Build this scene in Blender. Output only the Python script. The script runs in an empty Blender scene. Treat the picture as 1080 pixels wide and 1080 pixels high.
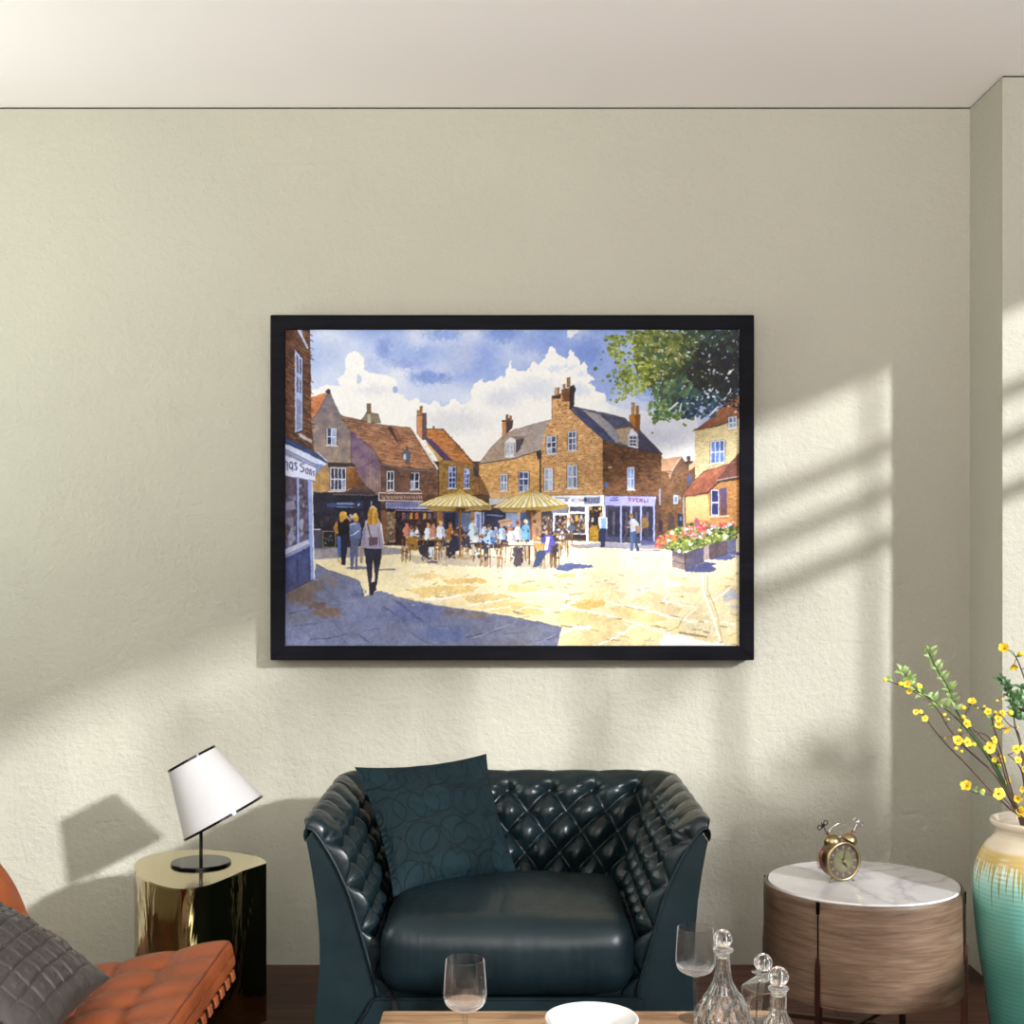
import numpy as np
# ---------------------------------------------------------------- the watercolour on the wall
class Watercolour:
    """A small painter: fills, lines and dabs on an array, in picture units (300..780 by 347.5..682)."""
    X0, Y0, X1, Y1, S = 299.6, 347.6, 780.4, 682.4, 3
    def __init__(s):
        s.W = int((s.X1-s.X0)*s.S); s.H = int((s.Y1-s.Y0)*s.S)
        s.a = np.ones((s.H, s.W, 3), np.float32)*0.8
        s.r = np.random.RandomState(7)
        s.gx, s.gy = np.meshgrid(s.X0+(np.arange(s.W)+.5)/s.S, s.Y0+(np.arange(s.H)+.5)/s.S)
        s.gx = s.gx.astype(np.float32); s.gy = s.gy.astype(np.float32)
        s.n1 = s.noise(2.2, 1); s.n2 = s.noise(7, 2); s.n3 = s.noise(24, 3); s.n0 = s.noise(.9, 4)
        s.wx = s.noise(3.0, 5)*1.0+s.noise(1.2, 8)*.5; s.wy = s.noise(3.0, 6)*1.0+s.noise(1.2, 9)*.5
        s.pig = .45*s.n2+.28*s.n1+.35*s.n3+.12*s.n0
    def noise(s, cell, seed):
        r = np.random.RandomState(seed)
        h = int((s.Y1-s.Y0)/cell)+4; w = int((s.X1-s.X0)/cell)+4
        g = r.uniform(-1, 1, (h, w)).astype(np.float32)
        v = (np.arange(s.H)+.5)/s.S/cell; u = (np.arange(s.W)+.5)/s.S/cell
        iv = v.astype(int); iu = u.astype(int)
        fv = v-iv; fu = u-iu; fv = (fv*fv*(3-2*fv))[:, None]; fu = (fu*fu*(3-2*fu))[None]
        A = g[iv][:, iu]; B = g[iv][:, iu+1]; C = g[iv+1][:, iu]; D = g[iv+1][:, iu+1]
        return ((A*(1-fu)+B*fu)*(1-fv)+(C*(1-fu)+D*fu)*fv).astype(np.float32)
    def box(s, x0, y0, x1, y1, m=2):
        i0 = max(0, int((x0-m-s.X0)*s.S)); i1 = min(s.W, int((x1+m-s.X0)*s.S)+1)
        j0 = max(0, int((y0-m-s.Y0)*s.S)); j1 = min(s.H, int((y1+m-s.Y0)*s.S)+1)
        return (slice(j0, j1), slice(i0, i1)) if i1 > i0 and j1 > j0 else None
    def mask(s, pts, warp=.35):
        p = np.array(pts, np.float32)
        b = s.box(p[:, 0].min(), p[:, 1].min(), p[:, 0].max(), p[:, 1].max())
        if b is None: return None, None
        x = s.gx[b]+warp*s.wx[b]; y = s.gy[b]+warp*s.wy[b]
        m = np.zeros(x.shape, bool); q = np.roll(p, -1, 0)
        for (ax, ay), (bx, by) in zip(p, q):
            if ay == by: continue
            m ^= ((ay > y) != (by > y)) & (x < (bx-ax)*(y-ay)/(by-ay)+ax)
        return b, m.astype(np.float32)
    def put(s, b, m, col, al=1., var=.1, col2=None, t=None):
        c = np.array(col, np.float32)/255.
        if col2 is not None:
            c = c+(np.array(col2, np.float32)/255.-c)*t[..., None]
        c = c*(1+var*s.pig[b][..., None]*np.array([1., 1.05, 1.1], np.float32))
        m = (m*al)[..., None]
        s.a[b] = s.a[b]*(1-m)+c*m
    def poly(s, pts, col, al=1., var=.1, warp=.35, col2=None, ang=90, line=None, lw=.5):
        b, m = s.mask(pts, warp)
        if b is None: return
        t = None
        if col2 is not None:
            d = s.gx[b]*np.cos(np.radians(ang))+s.gy[b]*np.sin(np.radians(ang))
            k = [x*np.cos(np.radians(ang))+y*np.sin(np.radians(ang)) for x, y in pts]
            t = np.clip((d-min(k))/(max(k)-min(k)+1e-6)+.25*s.n2[b], 0, 1)
        s.put(b, m, col, al, var, col2, t)
        if line: s.line(list(pts)+[pts[0]], lw, line, .8)
    def rect(s, x0, y0, x1, y1, col, **k): s.poly([(x0, y0), (x1, y0), (x1, y1), (x0, y1)], col, **k)
    def line(s, pts, w, col, al=1., warp=.25, var=.1):
        for (ax, ay), (bx, by) in zip(pts[:-1], pts[1:]):
            b = s.box(min(ax, bx)-w, min(ay, by)-w, max(ax, bx)+w, max(ay, by)+w)
            if b is None: continue
            x = s.gx[b]+warp*s.wx[b]-ax; y = s.gy[b]+warp*s.wy[b]-ay
            dx, dy = bx-ax, by-ay; L = dx*dx+dy*dy+1e-9
            t = np.clip((x*dx+y*dy)/L, 0, 1)
            d = np.hypot(x-t*dx, y-t*dy)
            s.put(b, np.clip((w/2-d)*s.S+.5, 0, 1), col, al, var)
    def blob(s, x, y, rx, ry, col, al=1., warp=.6, rot=0, soft=0, var=.1):
        R = max(rx, ry)*(1.+(soft > 0)*.6)
        b = s.box(x-R, y-R, x+R, y+R)
        if b is None: return
        u = s.gx[b]-x+warp*s.wx[b]; v = s.gy[b]-y+warp*s.wy[b]
        if rot:
            c, n = np.cos(rot), np.sin(rot); u, v = u*c+v*n, -u*n+v*c
        d = np.hypot(u/rx, v/ry)
        m = np.clip((1-d)*min(rx, ry)*s.S+.5, 0, 1) if not soft else np.clip((1.25-d)/(.9*soft+.01), 0, 1)
        s.put(b, m, col, al, var)
    def dabs(s, pts, n, cols, w, h, rot=0, al=.8, jit=.4, quad=False):
        p = np.array(pts); b, m = s.mask(pts, 0)
        if b is None: return
        lo = p.min(0); hi = p.max(0)
        for _ in range(n):
            x = s.r.uniform(lo[0], hi[0]); y = s.r.uniform(lo[1], hi[1])
            j = int((y-s.Y0)*s.S)-b[0].start; i = int((x-s.X0)*s.S)-b[1].start
            if not (0 <= j < m.shape[0] and 0 <= i < m.shape[1] and m[j, i] > .5): continue
            c = cols[s.r.randint(len(cols))]; f = s.r.uniform(1-jit, 1+jit); g = s.r.uniform(1-jit, 1+jit)
            if quad: s.poly([(x-w*f, y-h*g), (x+w*f, y-h*g+rot*w), (x+w*f, y+h*g+rot*w), (x-w*f, y+h*g)], c, al=al, warp=.3)
            else: s.blob(x, y, w*f, h*g, c, al, warp=.4, rot=rot+s.r.uniform(-.25, .25))
    def courses(s, pts, dy, slope, cols, al=.5, w=.4, gap=.35, seg=5):
        """broken strokes along the courses of bricks, tiles or slates"""
        p = np.array(pts); b, m = s.mask(pts, 0); lo = p.min(0); hi = p.max(0)
        y = lo[1]-abs(slope)*(hi[0]-lo[0])
        while y < hi[1]+abs(slope)*(hi[0]-lo[0]):
            x = lo[0]
            while x < hi[0]:
                L = s.r.uniform(.5, 1.6)*seg
                yy = y+slope*(x-lo[0])+s.r.uniform(-.3, .3)
                j = int((yy-s.Y0)*s.S)-b[0].start; i = int((x+L/2-s.X0)*s.S)-b[1].start
                if s.r.rand() > gap and 0 <= j < m.shape[0] and 0 <= i < m.shape[1] and m[j, i] > .5:
                    s.line([(x, yy), (x+L, yy+slope*L)], w*s.r.uniform(.6, 1.5), cols[s.r.randint(len(cols))], al)
                x += L+s.r.uniform(0, seg*.4)
            y += dy*s.r.uniform(.8, 1.2)
    def win(s, x0, y0, x1, y1, nx=2, ny=2, fr=(205, 208, 222), pn=(62, 66, 92), sk=0., fw=.9, vary=.35, lite=(150, 165, 195)):
        """sash window; sk is the vertical skew from left to right"""
        def P(u, v): return (x0+(x1-x0)*u, y0+(y1-y0)*v+sk*u)
        s.poly([(x0-.8, y0-.3), (x1+1., y0-.3+sk), (x1+1., y1+.9+sk), (x0-.8, y1+.9)], (70, 48, 40), al=.6)
        s.poly([P(0, 0), P(1, 0), P(1, 1), P(0, 1)], fr, var=.08, warp=.2)
        gu = fw/(x1-x0); gv = fw/(y1-y0)
        for i in range(nx):
            for j in range(ny):
                u0 = gu+(1-gu)*i/nx; u1 = (1-gu)*(i+1)/nx
                ex = gv*.7 if j == ny//2 else 0
                v0 = gv+(1-gv)*j/ny+ex*.5; v1 = (1-gv)*(j+1)/ny
                c = np.array(pn)*(1-vary/2+vary*s.r.rand())
                if s.r.rand() < vary*.5: c = np.array(lite)
                s.poly([P(u0, v0), P(u1, v0), P(u1, v1), P(u0, v1)], c, warp=.25, var=.2)
        s.line([P(-.1, 1.03), P(1.1, 1.03)], .8, (225, 222, 220))
    def person(s, x, y, h, coat, legs, hair, skin=(205, 160, 130), lean=0):
        """small standing figure; x, y at the feet"""
        w = h*.13
        s.poly([(x-w*.8, y-h*.5), (x+w*.8, y-h*.5), (x+w*.75, y), (x+w*.15, y), (x, y-h*.38), (x-w*.2, y), (x-w*.8, y)], legs, warp=.5)
        s.poly([(x-w*.9+lean, y-h*.83), (x+w*.9+lean, y-h*.83), (x+w*1.1, y-h*.45), (x-w*1.1, y-h*.45)], coat, warp=.6)
        s.blob(x+lean*1.1, y-h*.91, h*.062, h*.08, skin, warp=.3)
        s.blob(x+lean*1.1, y-h*.945, h*.068, h*.06, hair, warp=.3)
    def sitter(s, x, y, h, coat, hair, skin=(208, 160, 128)):
        """small seated figure from the table up; x, y at the hips"""
        w = h*.25
        s.poly([(x-w*.4, y-h*.72), (x+w*.4, y-h*.72), (x+w*.85, y-h*.52), (x+w*.95, y-h*.1), (x+w*.6, y), (x-w*.6, y), (x-w*.95, y-h*.1), (x-w*.85, y-h*.52)], coat, warp=.9)
        s.poly([(x+w*.1, y-h*.6), (x+w*.8, y-h*.55), (x+w, y), (x+w*.3, y)], np.array(coat)*.75, warp=.8, al=.7)
        s.blob(x, y-h*.84, h*.095, h*.12, skin, warp=.4)
        s.blob(x-.3, y-h*.9, h*.1, h*.09, hair, warp=.5)

def paint_square():
    c = Watercolour(); r = c.r
    P = c.poly; L = c.line; R = c.rect; B = c.blob
    # --- sky wash
    full = (slice(0, c.H), slice(0, c.W))
    X, Y = c.gx, c.gy
    t = np.clip(.52+.5*c.n3+.28*c.noise(40, 21)+.08*c.n2+.0016*(X-480)-.002*(Y-400), 0, 1)
    c.put(full, np.ones_like(X), (214, 219, 230), 1, .012, (140, 162, 216), t)
    for x, y, rx, ry, col, a in [(405, 368, 9, 13, (112, 136, 204), .6), (455, 398, 26, 7, (112, 138, 208), .75), (428, 384, 20, 6, (128, 146, 210), .6),
                                 (470, 353, 26, 7, (122, 148, 214), .7), (532, 353, 22, 9, (104, 132, 206), .7), (620, 372, 22, 18, (116, 140, 205), .8),
                                 (565, 363, 26, 13, (120, 145, 212), .55), (640, 395, 20, 22, (140, 160, 212), .6), (345, 372, 22, 16, (168, 184, 216), .6),
                                 (440, 360, 10, 9, (205, 210, 224), .6), (490, 375, 16, 18, (192, 196, 216), .6), (490, 350, 6, 12, (205, 208, 222), .6)]:
        B(x, y, rx, ry, col, a, warp=3, soft=.9, var=.02)
    for k in range(26):   # feathered bloom
        a = -2.9+k*.105; q = r.uniform(7, 12)
        L([(462+5*np.cos(a), 406+4*np.sin(a)), (462+q*1.5*np.cos(a), 406+q*np.sin(a))], .7, (104, 130, 204) if k % 2 else (182, 196, 226), .45)
    for k in range(40):
        x = r.uniform(395, 470); y = r.uniform(350, 400); L([(x, y), (x+r.uniform(2, 5), y-r.uniform(2, 5))], .6, (120, 144, 210), .22)
    # clouds: crisp top edge, bottoms melting into a pale grey sky
    cl = (234, 232, 226)
    P([(328, 425), (328, 412), (336, 409), (343, 406), (352, 406), (360, 407), (355, 400), (361, 397), (364, 393), (365, 386), (364, 380), (368, 373),
       (373, 370), (379, 372), (383, 376), (385, 383), (384, 390), (389, 392), (396, 395), (405, 395), (412, 398), (418, 401), (419, 405), (415, 413),
       (420, 415), (424, 416), (427, 421), (431, 423), (440, 420), (444, 425), (452, 427), (458, 423), (463, 424), (465, 429), (472, 427), (477, 421),
       (481, 421), (486, 427), (491, 426), (498, 421), (496, 414), (499, 407), (505, 401), (511, 398), (508, 402), (512, 404), (520, 402), (526, 399),
       (528, 396), (531, 400), (535, 388), (539, 379), (538, 388), (548, 392), (557, 391), (562, 382), (568, 386), (575, 378), (580, 366), (585, 368),
       (589, 375), (598, 380), (601, 368), (606, 374), (612, 381), (612, 386), (617, 382), (619, 388), (619, 394), (625, 397), (629, 400), (620, 403), (627, 408),
       (628, 412), (638, 416), (640, 425), (650, 430), (735, 440), (735, 500), (328, 500)], cl, var=.01, warp=1.1)
    P([(599, 347), (612, 347), (606, 354), (601, 358), (597, 356)], (222, 224, 222), var=.03, warp=1.2)
    B(379, 400, 2.6, 5, (180, 195, 222), .8); B(417, 411, 3, 4, (150, 172, 222), .8)
    for x, y, rx, ry, col, a in [(565, 410, 26, 12, (205, 210, 222), .8), (610, 412, 14, 8, (200, 208, 224), .7), (530, 420, 22, 12, (206, 209, 220), .8), (700, 450, 60, 24, (198, 200, 212), .9),
                                 (690, 462, 30, 10, (186, 188, 204), .7), (395, 412, 18, 7, (212, 213, 218), .7), (480, 445, 40, 14, (206, 207, 212), .8), (665, 428, 30, 12, (205, 210, 222), .7), (585, 390, 8, 4, (190, 204, 226), .6),
                                 (600, 388, 9, 4, (192, 204, 226), .6), (612, 395, 6, 4, (186, 200, 224), .5), (557, 388, 3, 4, (160, 180, 218), .4)]:
        B(x, y, rx, ry, col, a, warp=3, soft=.95, var=.012)
    # --- far lane behind the square, and the dark shop level that joins the houses
    R(330, 486, 780, 578, (92, 66, 52), var=.3)
    # --- gabled plaster house
    P([(327, 420), (345, 414.5), (336, 436), (328, 446)], (205, 130, 85), var=.2)
    c.dabs([(327, 420), (345, 414.5), (336, 436), (328, 446)], 60, [(225, 150, 100), (170, 95, 60)], .9, .5)
    g = [(345.5, 415), (349, 415), (354, 428), (360, 439), (370, 454), (370, 487), (376, 491), (376, 522), (330, 522), (328, 444), (335, 436)]
    P(g, (122, 112, 122), col2=(166, 142, 114), var=.14, line=(70, 58, 60))
    c.dabs(g, 160, [(150, 128, 110), (176, 150, 120), (118, 105, 112)], 2.2, 1.2, al=.3)
    B(346.5, 413, 2.6, 2.4, (66, 56, 58))
    c.win(344.8, 451.5, 355, 469.5, 2, 2, sk=.4)
    R(346, 487.5, 375.5, 492.5, (60, 52, 56)); L([(346, 487), (376, 488.5)], .6, (120, 105, 100))
    P([(331, 500), (344, 494), (348, 494), (348, 520), (331, 520)], (168, 132, 84), var=.25)
    P([(366, 493), (376, 494), (381, 504), (386, 512), (366, 516)], (166, 112, 52), col2=(92, 58, 46), ang=25, var=.3)
    c.win(348.5, 493.5, 365, 517, 4, 2, pn=(58, 58, 76))
    # --- long house with the tiled roof
    w2 = [(370, 455), (386, 466), (395, 473), (402, 489), (402, 524), (392, 522), (386, 512), (379, 503), (374, 491), (370, 486)]
    P(w2, (104, 84, 122), col2=(150, 124, 116), var=.16, line=(80, 62, 62))
    for x in (389, 393, 397, 400): L([(x, 474), (x, 520)], .5, (96, 78, 76), .6)
    P([(402, 488), (463, 494), (463, 522), (402, 522)], (104, 76, 68), col2=(122, 88, 66), ang=0, var=.25)
    c.dabs([(402, 490), (463, 496), (463, 521), (402, 521)], 120, [(130, 92, 62), (82, 58, 60), (146, 104, 70)], 2, .9, al=.5)
    rf = [(359.5, 438.5), (381, 443), (400, 447.5), (418, 449.5), (435, 451), (462, 495), (440, 494.5), (418, 492.5), (403, 489), (395, 475), (385, 466), (370, 454)]
    P(rf, (148, 108, 84), col2=(170, 118, 82), var=.16, line=(78, 56, 50), lw=.6)
    c.courses(rf, 2.1, .17, [(92, 58, 46), (112, 72, 56), (74, 52, 50)], .75, .75, .25, 7)
    c.courses(rf, 2.1, .17, [(205, 160, 115), (192, 140, 100)], .7, .7, .45, 6)
    P([(407, 450.5), (417, 451), (426, 468), (420, 470)], (118, 72, 62), al=.6, var=.2)
    P([(412, 449), (409, 451), (419, 467), (420, 466)], (62, 44, 46), al=.8)
    L([(434.5, 451), (461.5, 494.5)], 2., (214, 208, 200)); L([(433.2, 452), (460, 495.5)], .6, (74, 58, 56))
    L([(402, 489.5), (418, 493), (440, 496), (462, 496.5)], 1.2, (112, 108, 116))
    P([(384, 440), (387, 435), (399, 436.5), (402, 446), (392, 445.5), (381, 443)], (136, 122, 106), var=.2, line=(66, 56, 52))
    R(388, 437, 391.5, 446, (186, 172, 146)); R(387.5, 426, 391.5, 435.5, (128, 108, 78), line=(70, 54, 46))
    c.win(408, 497, 415.6, 517, 2, 2, pn=(46, 46, 62)); c.win(432.8, 498.5, 442.6, 516, 2, 2, pn=(52, 54, 78))
    # lantern
    P([(424, 478), (429, 473), (432.5, 478), (432, 484), (430.5, 487), (432.5, 489), (428, 489), (428.5, 487), (425, 484)], (92, 100, 116), line=(46, 48, 60))
    L([(428.6, 473), (428.6, 470.5)], .9, (60, 60, 70)); R(425.5, 479, 428, 484, (196, 200, 208))
    # --- house with the orange roof
    P([(463, 482), (478, 486), (500, 489), (507, 502), (516, 521), (463, 522)], (158, 124, 62), col2=(132, 94, 56), ang=0, var=.25)
    c.dabs([(463, 486), (500, 490), (507, 502), (507, 521), (463, 521)], 160, [(188, 146, 76), (120, 88, 48), (142, 112, 60), (104, 70, 46)], 1.6, .8, al=.5)
    r3 = [(450, 453), (467, 453), (477, 463), (490, 477), (501, 489), (480, 487), (461, 477), (450, 464)]
    P(r3, (186, 122, 66), var=.2, line=(96, 60, 42))
    c.courses(r3, 1.7, .02, [(120, 70, 40), (104, 62, 44)], .7, .6, .3, 3); c.courses(r3, 1.8, .02, [(222, 160, 96), (212, 142, 84)], .6, .6, .5, 3)
    P([(450, 461), (456, 464), (468, 476), (478, 486), (466, 485), (450, 466)], (84, 64, 96), var=.15)
    P([(448, 466), (451, 467), (467, 484), (462, 486), (460, 482)], (206, 164, 98), var=.15)
    L([(450, 453), (467, 453), (501, 489.5)], 1., (78, 52, 42)); R(456.2, 449, 458.8, 453, (150, 100, 52))
    P([(440, 438), (446, 438), (446, 464), (440, 457)], (192, 132, 90), var=.15, line=(96, 62, 48)); P([(446, 436), (450, 436), (450, 464), (446, 464)], (98, 78, 84), line=(70, 52, 54))
    R(440.5, 433, 445.5, 438.5, (166, 118, 68), line=(84, 58, 40)); R(443, 428.5, 446, 436, (140, 98, 56))
    c.win(472.8, 492.5, 480.6, 514.5, 2, 4, fr=(168, 180, 222), pn=(50, 56, 100)); c.win(489, 494.5, 495.4, 514.5, 2, 4, fr=(168, 180, 222), pn=(50, 56, 100))
    P([(499, 490), (506, 500), (507, 504), (500, 502)], (62, 58, 64)); L([(462.7, 495), (462.7, 522)], .9, (62, 44, 42)); L([(505.8, 488), (506, 520)], .7, (92, 66, 54))
    # --- the stone house in the middle
    wl = [(505.5, 489), (540, 484), (571, 474), (571, 524), (518, 524), (510, 508), (505.5, 500)]
    P(wl, (208, 160, 96), var=.14)
    c.courses(wl, 2., 0, [(156, 104, 58), (236, 206, 156)], .5, .55, .5, 2.6); c.dabs(wl, 420, [(226, 184, 122), (176, 120, 62), (196, 148, 84), (232, 202, 152), (150, 96, 52)], 1.4, .55, al=.6)
    rl = [(505, 489), (518, 472), (531, 459), (542, 453.5), (556, 449), (581, 442.5), (575, 452), (572, 475), (540, 483.5)]
    P(rl, (180, 156, 134), col2=(160, 150, 148), ang=0, var=.12, line=(112, 92, 82))
    c.dabs(rl, 260, [(146, 122, 106), (204, 180, 154), (126, 112, 112)], 1.4, .4, al=.45)
    L([(505, 489), (540, 484), (572, 474.5)], 1.3, (104, 92, 92))
    R(529.4, 444, 533.6, 459.5, (204, 148, 92)); P([(533.6, 440), (541, 443), (540, 452), (533.6, 458)], (78, 64, 66)); R(533.2, 437, 536, 444, (120, 78, 52)); R(528.8, 443, 534, 445, (112, 74, 52)); R(537, 438.5, 539.5, 444, (150, 104, 70))
    P([(532, 466), (538, 461), (544, 463), (543, 482), (532, 483)], (222, 220, 216), var=.05, line=(130, 120, 120)); P([(544, 463.5), (553.5, 461.5), (549, 474), (543.5, 478)], (84, 78, 88)); P([(538, 460.5), (552, 460.5), (553.5, 462.5), (544, 464)], (134, 118, 108)); c.win(534, 467, 541.5, 480.5, 2, 2, pn=(178, 182, 192), vary=.1)
    c.win(527.2, 500, 535, 517.5, 2, 2, pn=(128, 134, 150)); c.win(547, 497.5, 557.6, 519, 2, 3, pn=(66, 82, 124))
    gb = [(571, 475), (575, 452), (582, 441), (582, 418), (592, 415), (600, 420), (602, 432), (636, 464), (636, 524), (571, 524)]
    P(gb, (204, 160, 108), col2=(192, 150, 98), var=.14)
    c.dabs(gb, 300, [(222, 180, 124), (168, 112, 62), (206, 134, 84), (228, 196, 146)], 2.4, 1.1, al=.4)
    c.courses(gb, 2., 0, [(150, 98, 54), (128, 80, 46), (172, 118, 66)], .6, .6, .45, 2.6)
    c.dabs(gb, 620, [(104, 62, 40), (130, 80, 48), (236, 208, 162), (150, 96, 54), (236, 204, 156)], .8, .42, al=.75)
    L([(582, 418), (582, 441)], .6, (120, 82, 58)); L([(602, 432), (636, 464.5)], .8, (230, 204, 168))
    P([(582, 418), (591, 416), (591, 421), (582, 421)], (70, 54, 52)); R(585, 409, 587, 416.5, (196, 168, 120), line=(90, 66, 48)); R(587.6, 408.5, 589.8, 416, (150, 106, 64))
    P([(591.5, 411), (601, 408.5), (601, 424), (594, 424)], (118, 76, 50), var=.2); P([(600.5, 408), (605, 405.5), (607.5, 410), (606, 416), (605.5, 433), (600, 432)], (58, 50, 56))
    R(597.6, 398.5, 600.8, 408, (158, 118, 62), line=(86, 60, 40)); R(593, 405, 596, 410, (140, 110, 70))
    for x in range(582, 600, 3):
        B(x+r.uniform(0, 2), r.uniform(420, 434), .9, .8, (112, 66, 44), .8)
    c.win(576.4, 460.5, 586.6, 479, 2, 3, pn=(72, 76, 94), sk=-1); c.win(598.6, 455.5, 608, 475.5, 2, 3, pn=(92, 104, 130), sk=-.7)
    c.win(574, 494, 583, 517, 2, 2, pn=(160, 172, 188), vary=.2); c.win(598, 491, 609, 514.5, 2, 2, pn=(126, 138, 154))
    P([(565.5, 476), (571, 475), (571, 483), (567, 485)], (58, 54, 56)); L([(569.8, 480), (569.8, 524)], 1.7, (62, 54, 52))
    # slate roof and the shaded side
    sd = [(635.5, 464), (660, 471), (697.5, 478), (697.5, 524), (635.5, 524)]
    P(sd, (92, 62, 44), col2=(124, 86, 56), var=.25); c.courses(sd, 1.9, .0, [(60, 42, 34), (146, 102, 64), (74, 52, 40)], .6, .6, .4, 2.6); c.dabs(sd, 420, [(70, 48, 38), (128, 88, 54), (110, 74, 50), (150, 104, 66), (60, 44, 40)], 1.8, .7, al=.5)
    P([(600, 430.5), (606, 429.5), (640, 436.5), (658, 441), (672, 451.5), (698, 478.5), (660, 471.5), (636, 464)], (92, 94, 116), var=.15, line=(58, 54, 64), lw=.9)
    P([(606, 430), (615, 433), (632, 448), (649, 467), (636, 464), (612, 441)], (70, 74, 106), var=.15)
    P([(614, 432.5), (632, 437), (643, 447), (656, 462), (650, 468), (634, 450)], (160, 152, 148), col2=(134, 132, 144), ang=45, var=.12)
    P([(632, 437), (658, 441.5), (668, 449), (660, 456), (644, 448)], (78, 80, 104), var=.15)
    P([(673, 454), (697.5, 478.5), (672, 473.5)], (70, 66, 86), var=.15)
    P([(648, 453.5), (664, 449.5), (669, 453), (662, 457), (662, 470), (651, 466), (654, 461)], (172, 150, 120), var=.15); L([(647.5, 453.5), (664, 449.8), (674, 457)], 1., (122, 92, 72))
    P([(662, 459), (667, 452.5), (673, 459), (673, 473), (662.5, 471)], (206, 208, 222), var=.06); c.win(663.8, 459.5, 671.4, 470.5, 2, 3, pn=(62, 62, 84), fw=.7, sk=.6)
    P([(664, 438), (675, 437), (674.5, 456), (670, 452), (664.5, 446)], (176, 118, 44), var=.2, line=(90, 58, 34)); P([(670, 438), (675, 437), (674.5, 456), (670, 452)], (128, 82, 40))
    R(666, 425, 669, 438, (186, 130, 54), line=(92, 62, 36)); R(670.6, 428.5, 673.6, 438, (160, 106, 46), line=(92, 62, 36))
    c.win(661.2, 493, 669, 516, 2, 2, fr=(196, 204, 224), pn=(120, 138, 182)); B(639, 511.5, 2.2, 2.2, (66, 112, 176))
    B(643, 493.5, 2, 1.5, (196, 186, 176), .8)
    # --- lane houses
    P([(697, 484), (718, 481), (709, 497), (697, 497)], (210, 160, 124), var=.12); c.courses([(697, 484), (718, 481), (709, 497), (697, 497)], 1.8, -.1, [(180, 124, 92)], .5)
    P([(718, 481), (725, 491), (728, 512), (728, 560), (697, 560), (697, 497), (708, 497)], (122, 90, 68), col2=(116, 80, 50), var=.25); L([(718, 481), (708, 497)], .9, (206, 196, 184)); L([(718, 481), (727, 494)], .8, (74, 56, 50))
    P([(724, 481), (728, 480.5), (727.5, 493), (725, 496)], (92, 72, 64)); P([(703.5, 498), (708, 498), (706, 507)], (206, 160, 130))
    P([(726, 497), (732, 489), (733.5, 490), (733.5, 516), (726, 514)], (120, 80, 56)); R(725.5, 500, 729.5, 512, (84, 98, 130)); P([(727, 490), (733, 485), (733, 492), (726, 497)], (212, 176, 138))
    c.dabs([(697, 500), (727, 500), (722, 556), (692, 556)], 200, [(98, 66, 44), (150, 106, 62), (84, 60, 48), (128, 88, 52)], 1.8, .9, al=.5)
    # --- stone house on the right
    P([(732.5, 454), (756, 449), (780, 439), (780, 482), (766, 491), (742, 497), (733, 506)], (208, 190, 142), var=.1)
    wr = [(733, 455), (756, 450), (780, 440), (780, 480), (766, 489), (742, 495), (734, 503)]
    c.courses(wr, 2.3, -.12, [(160, 138, 96), (172, 150, 104), (140, 120, 88)], .6, .5, .4, 3); c.dabs(wr, 110, [(122, 104, 78), (228, 214, 176), (150, 128, 92)], .8, .5, al=.7)
    P([(730.5, 455), (745, 444.5), (757, 433), (768, 423), (780, 416), (780, 441), (756, 449.5)], (172, 110, 76), col2=(130, 84, 62), ang=80, var=.2, line=(74, 50, 44)); c.courses([(731, 455), (757, 433), (780, 418), (780, 440)], 2.2, -.45, [(122, 72, 52), (196, 136, 98)], .5)
    P([(731, 456), (756, 449.5), (772, 443), (757, 448)], (84, 58, 48), al=.8)
    c.win(767.6, 440, 776.8, 452, 2, 2, fr=(214, 216, 226), pn=(110, 122, 156), sk=-1.2); c.win(749, 465.5, 763.6, 489, 3, 2, fr=(204, 212, 230), pn=(96, 122, 186), sk=-1.3, vary=.5, lite=(186, 198, 224))
    P([(779.5, 503), (758, 509), (747, 520), (721, 524), (721, 562), (780, 562)], (200, 152, 92), col2=(190, 132, 76), ang=0, var=.15)
    P([(723, 525), (746, 521.5), (748, 548), (723, 549)], (230, 202, 138), col2=(216, 170, 104), var=.08); c.courses([(723, 525), (746, 521.5), (748, 552), (723, 553)], 2.1, -.05, [(196, 158, 96), (182, 138, 80)], .6, .45, .35, 3)
    c.courses([(765, 508), (780, 505), (780, 556), (762, 556)], 2.2, -.05, [(150, 102, 58), (226, 190, 128), (140, 92, 56)], .6, .6, .35, 4)
    P([(780, 477), (768, 489), (752, 495), (742, 498), (730, 508), (719, 524), (746, 519), (757, 508), (780, 503)], (176, 108, 80), col2=(150, 86, 66), ang=60, var=.2, line=(84, 50, 44))
    P([(780, 477), (770, 487), (756, 506), (780, 502)], (124, 78, 66), var=.2); L([(756, 506.5), (780, 502.5)], 1.2, (176, 160, 156)); P([(756, 507), (780, 503), (780, 506), (757, 509)], (86, 60, 52))
    c.courses([(768, 489), (742, 498), (722, 522), (746, 518), (757, 507)], 2.4, -.75, [(122, 66, 50), (206, 140, 108), (140, 78, 60)], .6, .6, .3, 4); c.courses([(780, 478), (758, 505), (780, 501)], 2., -.3, [(170, 120, 104), (90, 56, 50), (186, 170, 168)], .6)
    c.win(749.4, 516.5, 757.8, 543.5, 1, 2, fr=(214, 214, 222), pn=(58, 66, 122), vary=.1); P([(759, 515), (766, 514), (766, 544), (759.5, 545)], (104, 86, 132), col2=(122, 74, 62), ang=90, var=.15); L([(748, 545), (768, 544)], 1.1, (226, 212, 190))
    L([(720.8, 523), (721.5, 557)], 1.5, (168, 150, 140)); L([(722.2, 524), (723, 557)], .9, (70, 52, 46)); L([(719, 523.5), (746, 520)], .9, (92, 62, 54))
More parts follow.
